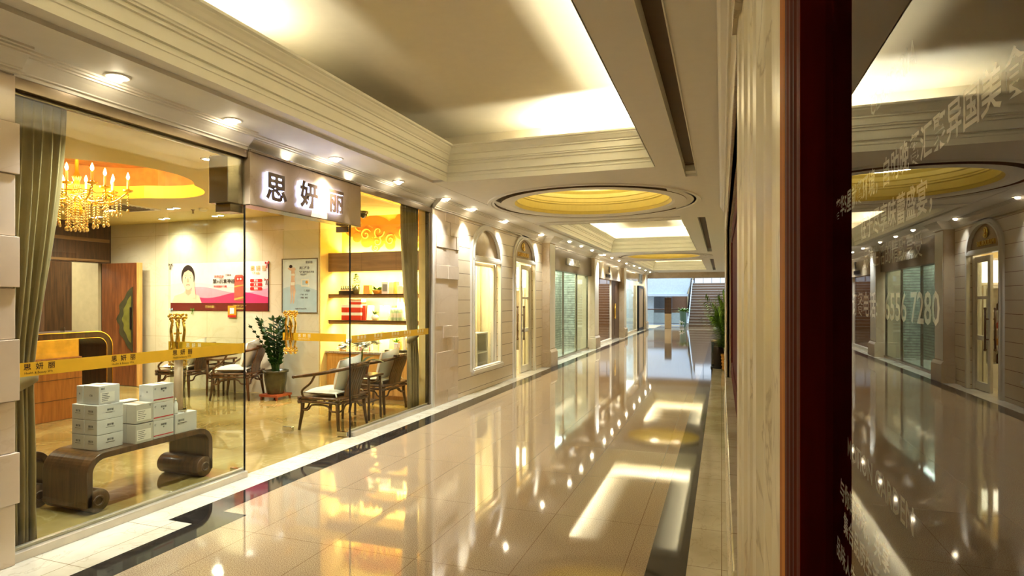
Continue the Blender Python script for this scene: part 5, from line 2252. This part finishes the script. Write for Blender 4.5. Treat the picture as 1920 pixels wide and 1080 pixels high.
# figure: arms over the head, torso, legs
b.flat([(.10, .70), (.14, .73), (.19, .71), (.24, .72), (.26, .69), (.24, .66), (.25, .60), (.235, .54), (.25, .48), (.24, .42), (.26, .34), (.24, .26), (.235, .18), (.225, .14), (.205, .14), (.21, .20),
        (.20, .30), (.19, .38), (.185, .30), (.19, .20), (.175, .14), (.155, .14), (.165, .24), (.155, .34), (.155, .44), (.175, .54), (.17, .62), (.175, .66)], .0024, 2, K)
b.ell(.165, .715, .032, .042, .0036, 2, K)
b.ell(.165, .735, .032, .026, .0042, 3, K)
b.flat([(.163, .48), (.247, .48), (.235, .43), (.165, .43)], .0042, 4, K)
b.flat([(.172, .62), (.243, .62), (.245, .585), (.175, .585)], .0042, 4, K)
for (t, s, x, y) in (('美体瘦身', .05, .33, .69), ('轻盈曲线由此开始', .036, .33, .63), ('专业护理', .034, .35, .59), ('体验价', .04, .42, .33), ('· 塑形 · 紧致', .03, .34, .27), ('· 排毒 · 养颜', .03, .34, .22), ('思妍丽', .045, .45, .78), ('Health & Beauty SPA', .026, .25, .05)):
    b.text(t, s, K @ Matrix.Translation((x, y, .0030)), 0, 5, .001)
b.box(.37, .52, .41, .53, .0024, .004, 4, K)
b.box(.39, .50, .43, .51, .004, .005, 1, K)
b.ell(.475, .48, .025, .025, .0056, 6, K)
b.build('print', ['print_blue', 'print_sky', 'print_skin', 'print_hair', 'pack_white', 'print_grey', 'print_orange'], p2, fix=False)
b = MB()
for (x0, x1, y0, y1) in ((-.012, 0, -.012, .862), (.67, .682, -.012, .862), (0, .67, -.012, 0), (0, .67, .85, .862)):
    b.box(x0, x1, y0, y1, -.004, .010, 0, K)
b.build('frame', 'slot_brown', p2)

# ================================================================== SHELF WALL OF THE SALON
mu = thing('wall_mural', 'yellow mural with orange swirls and petals above the brown panel', 'mural', (0, 0, 0))
b = MB()
b.box(-5.985, -4.13, 8.385, 8.398, 2.30, 2.93)
b.build('ground', 'mural_yellow', mu)


def swirl(mb, cx, cz, r, turns, w, a0, sgn=1):
    n = int(26 * turns)
    L, Rr = [], []
    for i in range(n + 1):
        t = i / n
        a = a0 + sgn * 2 * PI * turns * t
        rr = r * (1 - .82 * t)
        ww = w * (1 - .5 * t) * (.4 + .6 * min(1, t * 6))
        L.append((cx + (rr + ww / 2) * math.cos(a), cz + (rr + ww / 2) * math.sin(a)))
        Rr.append((cx + (rr - ww / 2) * math.cos(a), cz + (rr - ww / 2) * math.sin(a)))
    vs = [(p[0], y, p[1]) for y in (8.3715, 8.384) for P in (L, Rr) for p in P]
    k = n + 1
    fs = []
    for i in range(n):
        fs += [(i, i + 1, k + i + 1, k + i), (i, 2 * k + i, 2 * k + i + 1, i + 1), (k + i, k + i + 1, 3 * k + i + 1, 3 * k + i)]
    mb.add(vs, fs)


b = MB()
k = 0
for (x, z, rx, rz, rot) in ((-5.62, 2.80, .22, .10, .3), (-5.30, 2.82, .24, .10, -.2), (-5.02, 2.72, .17, .12, .6), (-5.80, 2.70, .13, .10, -.5), (-5.52, 2.64, .16, .12, .2), (-5.28, 2.64, .15, .12, -.3),
                            (-5.50, 2.50, .11, .09, 0), (-5.30, 2.49, .12, .10, 0), (-5.08, 2.53, .12, .10, 0), (-5.33, 2.40, .08, .06, .3), (-5.06, 2.44, .09, .08, 0), (-4.78, 2.80, .08, .14, .2), (-4.62, 2.82, .07, .13, -.2),
                            (-4.46, 2.80, .08, .14, .5), (-4.90, 2.84, .07, .12, -.5), (-4.82, 2.62, .15, .11, 0), (-4.56, 2.64, .16, .12, .2), (-4.34, 2.68, .14, .12, 0), (-4.74, 2.50, .12, .10, 0), (-4.52, 2.48, .13, .10, 0),
                            (-4.32, 2.52, .12, .10, 0), (-4.62, 2.42, .09, .06, 0), (-4.40, 2.42, .09, .06, 0), (-5.68, 2.58, .09, .08, 0)):
    P = []
    for i in range(22):
        a = 2 * PI * i / 22
        u, v = rx * math.cos(a), rz * math.sin(a)
        P.append((x + u * math.cos(rot) - v * math.sin(rot), min(2.925, z + u * math.sin(rot) + v * math.cos(rot))))
    b.prism(P, 8.3805 - .00025 * k, 8.3865, 'y')
    k += 1
b.build('petal_relief', 'mural_orange', mu)
b = MB()
for (x, z, r, tn, w, a, s) in ((-5.52, 2.62, .10, 1.3, .022, .4, 1), (-5.30, 2.50, .085, 1.3, .02, 2.2, -1), (-5.06, 2.52, .09, 1.3, .022, 1.0, 1), (-5.33, 2.40, .05, 1.2, .014, 3.6, 1), (-5.28, 2.66, .11, 1.1, .02, 0, -1),
                               (-4.80, 2.62, .10, 1.3, .022, 2.0, 1), (-4.54, 2.64, .11, 1.2, .022, .2, -1), (-4.32, 2.54, .085, 1.3, .022, 1.2, 1), (-4.52, 2.47, .08, 1.3, .018, 4, -1), (-5.64, 2.80, .12, .8, .018, 5, -1), (-4.74, 2.50, .07, 1.2, .016, 1, 1)):
    swirl(b, x, z, r, tn, w, a, s)
b.build('swirl_relief', 'mural_yellow', mu)

pn = MB()
pn.box(-5.985, -4.14, 8.02, 8.05, 2.0, 2.30)
pn.box(-5.985, -4.14, 8.05, 8.395, 2.0, 2.02)
for x in (-5.36, -4.74):
    pn.box(x - .002, x + .002, 8.0195, 8.021, 2.0, 2.30, 1)
tag(pn.build('wall_panel', ['panel_wood', 'dark_wood'], bevel=.003), 'long brown wood panel hiding the lamps between mural and upper shelf', 'panel')
for i, z in enumerate((1.58, 1.16)):
    s = thing('wall_shelf', ('upper' if i == 0 else 'lower') + ' brown wall shelf of the lit niche, ' + ('carrying small packages and a cone plant' if i == 0 else 'carrying red gift boxes'), 'shelf', (0, 0, z))
    b = MB()
    b.box(-5.985, -4.14, 8.03, 8.395, 0, .06)
    b.build('board', 'panel_wood', s, bevel=.004)
    b = MB()
    b.box(-5.985, -4.14, 8.022, 8.031, .042, .062)
    b.build('edge_strip', 'dark_wood', s)

cb = thing('base_cabinet', 'long wooden cabinet below the lit shelves', 'cabinet', (-5.07, 7.96, 0))
b = MB()
b.box(-.91, .92, 0.02, .43, .06, .70)
b.box(-.90, .91, .05, .43, 0, .06)
b.build('body', 'oak_wood', cb, bevel=.003)
for i in range(3):
    x = -.905 + .61 * i
    b = MB()
    b.box(x + .003, x + .603, 0, .02, .07, .695)
    d = b.build('door', 'oak_wood', cb, bevel=.003)
    b = MB()
    b.box(x + .56, x + .575, -.012, .002, .50, .62)
    b.build('handle', 'steel', d)
b = MB()
b.box(-6.0, -4.135, 7.93, 8.395, .701, .735)
tag(b.build('worktop', 'counter_granite', bevel=.004), 'speckled granite worktop on the long wooden cabinet', 'worktop')


# packages; x from the photo, front at y
def pack(label, x0, x1, z, h, mat, d=.09, y=8.12, rz=0, tilt=0, band=None, cat='box', name='gift_box', window=None):
    o = thing(name, label, cat, ((x0 + x1) / 2, y + d / 2, z), rz)
    w = (x1 - x0) / 2
    b = MB()
    b.box(-w, w, -d / 2, d / 2, .0008, h)
    ob = b.build('carton', mat, o, bevel=.003)
    b = MB()
    if band:
        for (a, c) in band[1]:
            b.box(-w - .001, w + .001, -d / 2 - .001, d / 2 + .001, h * a, h * c)
        b.build('band', band[0], o)
    elif window:
        b.box(-w * .7, w * .7, -d / 2 - .001, -d / 2, h * .2, h * .8)
        b.build('front_label', window, o)
    if tilt:
        o.rotation_euler = (tilt, 0, rz)
    return o


Z1, Z2, Z3 = 1.6425, 1.2225, .736
x8 = lambda px: -5.86 + (px - 626) * (1.40 / 145.0)      # shelf front at y 8.1
# upper shelf: set of small dark bottles in a tray
tr = thing('tray', 'black tray holding rows of small dark bottles on the upper shelf', 'tray', (x8(640), 8.16, Z1))
b = MB()
b.box(-.11, .11, -.075, .075, 0, .008)
for (x0, x1, y0, y1) in ((-.11, .11, -.075, -.07), (-.11, .11, .07, .075), (-.11, -.105, -.07, .07), (.105, .11, -.07, .07)):
    b.box(x0, x1, y0, y1, .008, .05)
b.build('tray_body', 'pack_black', tr)
bt = None
for r in range(2):
    for k in range(5):
        lx, ly = x8(640) - .084 + .042 * k, 8.125 + .06 * r
        if bt is None:
            bt = thing('vial', 'x', 'bottle', (lx, ly, Z1 + .0085))
            b = MB()
            b.lathe([(.001, 0), (.017, 0), (.018, .01), (.018, .075), (.007, .09), (.007, .10), (.001, .10)], n=12)
            b.build('body', 'pack_black', bt)
            b = MB()
            b.lathe([(.010, .098), (.010, .122), (.001, .123)], n=10)
            b.build('cap', 'print_hair', bt)
            b = MB()
            b.lathe([(.0185, .025), (.0185, .065)], n=12)
            b.build('paper_label', 'pack_peach', bt, fix=False)
            v = bt
        else:
            v = dup(bt, (lx, ly, Z1 + .0085))
        v['label'] = 'small dark bottle with pale label in the black tray on the upper shelf'
        v['group'] = 'small dark bottles in the black tray'
cn = thing('potted_plant', 'cone of small green leaves in a brown pot on the upper shelf', 'plant', (x8(657), 8.17, Z1))
b = MB()
b.lathe([(.001, 0), (.045, 0), (.065, .11), (.058, .11), (.001, .09)], n=18)
b.build('pot', 'pot_glaze', cn)
b = MB()
random.seed(6)
for i in range(190):
    t = random.random()
    a = random.uniform(0, 2 * PI)
    r = .068 * math.sin(PI * min(1, .25 + .75 * t)) ** .8
    b.leaf((r * math.cos(a) * .7, r * math.sin(a) * .7, .10 + .22 * t), (math.cos(a), math.sin(a), .5), .032, .024, .1, n=2)
b.build('foliage', 'leaf_dark', cn)
pack('orange box on the upper shelf beside the cone plant', x8(674), x8(685.5), Z1, .14, 'pack_orange')
bw = thing('flower_bowl', 'basket of green and yellow leaves on the upper shelf', 'flowers', (x8(699), 8.16, Z1))
b = MB()
b.lathe([(.001, 0), (.06, 0), (.085, .05), (.088, .065), (.075, .06), (.001, .05)], n=20)
b.build('basket', 'basket', bw)
b = MB()
for i in range(40):
    a = random.uniform(0, 2 * PI)
    b.leaf((.03 * math.cos(a), .03 * math.sin(a), .05), (math.cos(a), math.sin(a), random.uniform(.2, 2)), random.uniform(.07, .14), .04, .3, n=3)
b.build('foliage', 'leaf_green', bw)
pack('tall white box with grey emblem on the upper shelf', x8(709), x8(721), Z1, .19, 'pack_lilac', window='print_grey')
pack('tall peach box right behind the white emblem box', x8(721.5), x8(730), Z1, .185, 'pack_peach', y=8.14)
pack('slim yellow box on the upper shelf between peach and white boxes', x8(731), x8(735), Z1, .19, 'pack_yellow', y=8.14)
pack('square white box standing alone on the upper shelf', x8(738), x8(748.5), Z1, .125, 'pack_white')
pack('narrow orange box next to the square white box', x8(749.5), x8(752.5), Z1, .12, 'pack_orange')
pack('pale lilac box at the curtain end of the upper shelf', x8(754.5), x8(767), Z1, .11, 'pack_lilac', window='pack_white')
pack('yellow box at the very end of the upper shelf', x8(768), x8(771.5), Z1, .13, 'pack_yellow')
# lower shelf
pack('large red gift box with white band, bottom of the red stack', x8(635), x8(673), Z2, .125, 'pack_red', .17, 8.07, band=('pack_white', ((.62, .98),)))
pack('large red gift box with white band, middle of the red stack', x8(635), x8(673), Z2 + .126, .125, 'pack_red', .17, 8.07, band=('pack_white', ((.62, .98),)))
pack('smaller red gift box on top of the red stack', x8(648), x8(672.5), Z2 + .252, .085, 'pack_red', .13, 8.09, band=('pack_white', ((.45, .98),)))
pack('red box leaning beside the red stack', x8(674), x8(679.5), Z2, .24, 'pack_red', .10, 8.10)
pack('white card bag leaning next to the red boxes', x8(681), x8(692), Z2, .235, 'pack_white', .035, 8.11, .1, -.16, window='pack_lilac', name='gift_bag', cat='bag')
pack('yellow box behind the egg vase', x8(696), x8(703), Z2, .24, 'pack_yellow', .06, 8.24)
ev = thing('vase', 'white egg shaped vase with green sprigs on the lower shelf', 'vase', (x8(698.5), 8.09, Z2))
b = MB()
b.lathe([(.001, 0), (.03, 0), (.055, .03), (.06, .055), (.045, .085), (.02, .095), (.016, .09), (.001, .06)], n=20)
b.build('body', 'pack_white', ev)
b = MB()
for i in range(26):
    a = random.uniform(0, 2 * PI)
    b.leaf((0, 0, .08), (math.cos(a) * .6, math.sin(a) * .6, random.uniform(.6, 1.6)), random.uniform(.08, .15), .03, .3, n=3)
b.build('sprig', 'leaf_green', ev)
pack('white leaning box between the egg vase and the mint tubes', x8(704.5), x8(722), Z2, .235, 'pack_white', .04, 8.10, 0, -.16, window='pack_lilac')
pack('orange box tucked behind the mint tubes', x8(720), x8(727), Z2, .235, 'pack_orange', .06, 8.25)


def tube_bottle(label, x, y, z, h, r, mat, group=None, cap='pack_white'):
    o = thing('tube_bottle', label, 'bottle', (x, y, z), 0, group)
    b = MB()
    b.lathe([(.001, .0005), (r, .0005), (r * 1.02, .01), (r * 1.02, h * .78), (r * .9, h * .82)], n=16)
    b.build('body', mat, o)
    b = MB()
    b.lathe([(r * .94, h * .80), (r * .94, h), (.001, h)], n=16)
    b.build('cap', cap, o)
    b = MB()
    b.lathe([(r * 1.03, h * .25), (r * 1.03, h * .6)], n=16)
    b.build('paper_label', 'pack_white', o, fix=False)
    return o


for i, px in enumerate((729.5, 736, 742, 748.5)):
    tube_bottle('mint green tube on the lower shelf, %s from the leaning white box' % ORD[i], x8(px), 8.10, Z2, .20, .027, 'pack_mint', 'mint green tubes')
for i, px in enumerate((735, 741.5, 748)):
    tube_bottle('tall pale bottle behind the mint tubes, %s from the leaning white box' % ORD[i], x8(px), 8.22, Z2, .36, .026, 'pack_white', 'tall pale bottles behind the mint tubes', 'pack_yellow')
pack('tall yellow box on the lower shelf past the mint tubes', x8(753), x8(758), Z2, .36, 'pack_yellow', .07, 8.18)
pack('flat white box at the curtain end of the lower shelf, lying under another', x8(754), x8(774), Z2, .035, 'pack_white', .10, 8.06)
pack('small white box on top of the flat one at the curtain end', x8(763), x8(773), Z2 + .036, .105, 'pack_white', .08, 8.07)
# worktop
bk = thing('potted_plant', 'tiny dark leaved plant in a basket pot at the column end of the worktop', 'plant', (x8(637), 8.08, Z3))
b = MB()
b.lathe([(.001, 0), (.05, 0), (.068, .085), (.06, .085), (.001, .07)], n=18)
for q in range(3):
    b.tube([((.056 + .006 * q) * math.cos(t * PI / 9), (.056 + .006 * q) * math.sin(t * PI / 9), .02 + .028 * q) for t in range(18)], .005, 5, closed=True)
b.build('basket_pot', 'basket', bk)
b = MB()
for i in range(18):
    a = 2 * PI * i / 18
    b.leaf((0, 0, .075), (math.cos(a), math.sin(a), .5), .10, .03, .3, n=3)
b.build('foliage', 'leaf_dark', bk)
cols = [('peach', 'pack_peach'), ('mint', 'pack_mint'), ('pink', 'print_pink'), ('white', 'pack_white')]
for i, px in enumerate((661, 665.5, 670, 675, 680, 685.5, 690)):
    cname, m = cols[i % 4] if i < 4 else cols[(i + 1) % 4]
    tube_bottle('%s lotion bottle on the worktop, %s in the row from the column' % (cname, ORD[i]), x8(px), 8.12 + .03 * (i % 2), Z3, .22 + .02 * (i % 3), .024, m, 'lotion bottles in the row on the worktop', 'pack_orange')
pack('yellow tall box on the worktop behind the lotion bottles', x8(694), x8(701), Z3, .30, 'pack_yellow', .07, 8.24)
pack('white display card on the worktop past the lotion bottles', x8(704), x8(721), Z3, .22, 'pack_white', .03, 8.12, 0, -.12, name='display_card', cat='card')
fv = thing('flower_vase', 'yellow flowers in a vase on the worktop near the grey tray', 'flowers', (x8(728), 8.27, Z3))
b = MB()
b.lathe([(.001, 0), (.035, 0), (.045, .05), (.03, .11), (.034, .12), (.001, .10)], n=16)
b.build('vase', 'pot_glaze', fv)
b = MB()
for i in range(22):
    a = random.uniform(0, 2 * PI)
    b.leaf((0, 0, .11), (math.cos(a), math.sin(a), random.uniform(.6, 2)), random.uniform(.10, .2), .03, .3, n=3)
b.build('foliage', 'leaf_green', fv)
b = MB()
for i in range(16):
    a = random.uniform(0, 2 * PI)
    r = random.uniform(.02, .11)
    b.ball((r * math.cos(a), r * math.sin(a), random.uniform(.18, .30)), .017, 7, 5)
b.build('blossom', 'petal_yellow', fv)
ty = MB()
ty.box(x8(722), x8(774), 8.00, 8.14, Z3 + .001, Z3 + .035)
ty.box(x8(723), x8(773), 8.01, 8.13, Z3 + .035, Z3 + .04, 1)
tag(ty.build('tray', ['pot_glaze', 'print_grey'], bevel=.004), 'low dark display tray at the curtain end of the worktop', 'tray')
for i, (a, c, h, m, w) in enumerate(((736, 743, .10, 'pack_lilac', 'lilac'), (744, 748, .13, 'pack_orange', 'orange'), (753, 758, .20, 'pack_white', 'white'), (759, 762, .18, 'pack_yellow', 'yellow'), (764, 771, .15, 'pack_lilac', 'pale grey'))):
    pack('%s box standing on the low dark display tray, %s from its flower end' % (w, ORD[i]), x8(a), x8(c), Z3 + .041, h, m, .05, 8.045, window='pack_white')

# ------------------------------------------------------------------ chandelier
ch = thing('chandelier', 'gold crystal chandelier hanging in the cloud recess with candle lamps lit', 'chandelier', (-6.95, 4.72, 2.45))
b = MB()
b.lathe([(.001, .06), (.05, .07), (.08, .11), (.05, .16), (.03, .20), (.05, .26), (.07, .30), (.04, .36), (.025, .44), (.045, .50), (.02, .56), (.016, .97), (.001, .97)], n=20)
b.build('stem', 'brass', ch)
b = MB()
b.lathe([(.016, .93), (.06, .94), (.075, .965), (.001, .97)], n=20)
b.build('canopy', 'brass', ch)
NA = 12
for i in range(NA):
    a = 2 * PI * i / NA + .2
    R2 = .50 if i % 2 else .36
    ca, sa = math.cos(a), math.sin(a)
    P = catmull([(.04 * ca, .04 * sa, .30), (.18 * ca, .18 * sa, .22), (.36 * ca, .36 * sa, .24), (R2 * ca, R2 * sa, .36)], 5)
    b = MB()
    b.tube(P, .011, 6)
    b.lathe([(.001, .355), (.045, .365), (.055, .385), (.03, .38), (.015, .40), (.001, .40)], (R2 * ca, R2 * sa, 0), n=14)
    arm = b.build('arm', 'brass', ch)
    b = MB()
    b.lathe([(.013, .40), (.013, .505), (.001, .507)], (R2 * ca, R2 * sa, 0), n=10)
    b.build('candle', 'petal_yellow', arm)
    b = MB()
    b.lathe([(.001, .505), (.014, .52), (.018, .54), (.010, .57), (.001, .595)], (R2 * ca, R2 * sa, 0), n=10)
    b.build('flame_bulb', 'flame', arm)
    b = MB()
    for q in range(5):
        b.ball((R2 * ca, R2 * sa, .33 - .032 * q), .011, 6, 5)
    b.ball((R2 * ca, R2 * sa, .33 - .19), (.015, .015, .024), 8, 6)
    b.build('crystal_drop', 'crystal', arm)
random.seed(2)
for i in range(56):
    ring = i % 4
    a = 2 * PI * (i // 4) / 14 + ring * .3
    r = (.10, .20, .30, .42)[ring]
    n = (12, 10, 9, 6)[ring]
    z0 = (.26, .25, .25, .29)[ring]
    b = MB()
    for q in range(n):
        b.ball((r * math.cos(a), r * math.sin(a), z0 - .028 * q), .0105, 6, 5)
    b.ball((r * math.cos(a), r * math.sin(a), z0 - .028 * n - .018), (.015, .015, .024), 8, 6)
    b.build('crystal_strand', 'crystal', ch)
b = MB()
for k, (r, z) in enumerate(((.20, .26), (.30, .26), (.42, .30))):
    b.tube([(r * math.cos(q * PI / 18), r * math.sin(q * PI / 18), z + .015 * math.sin(q * 10 * PI / 18)) for q in range(36)], .007, 5, closed=True)
b.build('ring', 'brass', ch)
# things in the rooms beyond
o = thing('display_cabinet', 'small white cabinet inside the arched window', 'cabinet', (-4.22, 9.98, 0))
b = MB()
for (x0, x1, y0, y1, z0, z1) in ((-.12, .12, -.26, -.235, 0, .95), (-.12, .12, .235, .26, 0, .95), (-.12, .12, -.235, .235, .92, .95), (-.12, .12, -.235, .235, .58, .605), (-.12, .12, -.235, .235, 0, .30), (-.12, -.10, -.235, .235, .30, .92)):
    b.box(x0, x1, y0, y1, z0, z1)
b.build('body', 'trim_white', o, bevel=.004)
b = MB()
nu, nv = 160, 4
vs, fs = [], []
for j in range(nv + 1):
    for i in range(nu + 1):
        u = i / nu
        vs.append((-4.47 + .03 * math.sin(u * 75) + .012 * math.sin(u * 31), 8.66 + 2.15 * u, 2.9 - 2.88 * j / nv))
for j in range(nv):
    for i in range(nu):
        a = j * (nu + 1) + i
        fs.append((a, a + 1, a + nu + 2, a + nu + 1))
b.add(vs, fs, 0, True)
tag(b.build('curtain', 'gauze', solid=.003, fix=False), 'cream gauze curtain hanging inside the arched window', 'curtain')
o = thing('display_shelf', 'tall cream display case with rows of goods inside the arched door', 'shelf', (-4.66, 12.78, 0))
b = MB()
for (x0, x1, y0, y1, z0, z1) in ((-.5, -.46, -.2, .2, 0, 1.75), (.46, .5, -.2, .2, 0, 1.75), (-.46, .46, .17, .2, 0, 1.75), (-.5, .5, -.2, .2, 1.75, 1.80), (-.46, .46, -.2, .17, 0, .42)):
    b.box(x0, x1, y0, y1, z0, z1)
b.build('case', 'trim_white', o, bevel=.004)
for z in (.72, 1.02, 1.34):
    b = MB()
    b.box(-.46, .46, -.19, .17, z, z + .02)
    b.build('board', 'trim_white', o)
random.seed(31)
k = 0
for z in (.425, .745, 1.045, 1.365):
    for q in range(7):
        m = random.choice(('pack_black', 'pot_glaze', 'print_coral', 'pack_orange', 'letter_brown', 'pack_mint'))
        t = thing('bottle', 'small jar in the rows inside the cream display case', 'bottle', (-5.05 + .125 * q, 12.70, z + .001), 0, 'jars in the cream display case')
        b = MB()
        hh = random.uniform(.12, .22)
        b.lathe([(.001, 0), (.035, 0), (.036, hh * .7), (.016, hh * .8), (.016, hh), (.001, hh)], n=10)
        b.build('body', m, t)
o = thing('lit_window', 'bright two pane window glowing in the room behind the white door', 'window', (-4.54, 12.99, 1.86))
b = MB()
for (y0, y1, z0, z1) in ((-.42, -.38, 0, .40), (.38, .42, 0, .40), (.13, .16, 0, .40), (-.42, .42, -.04, 0), (-.42, .42, .40, .44)):
    b.box(y0, y1, -.04, 0, z0, z1)
b.build('frame', 'trim_white', o)
b = MB()
b.box(-.38, .38, -.012, 0, 0, .40)
b.build('panes', 'lit_window', o)
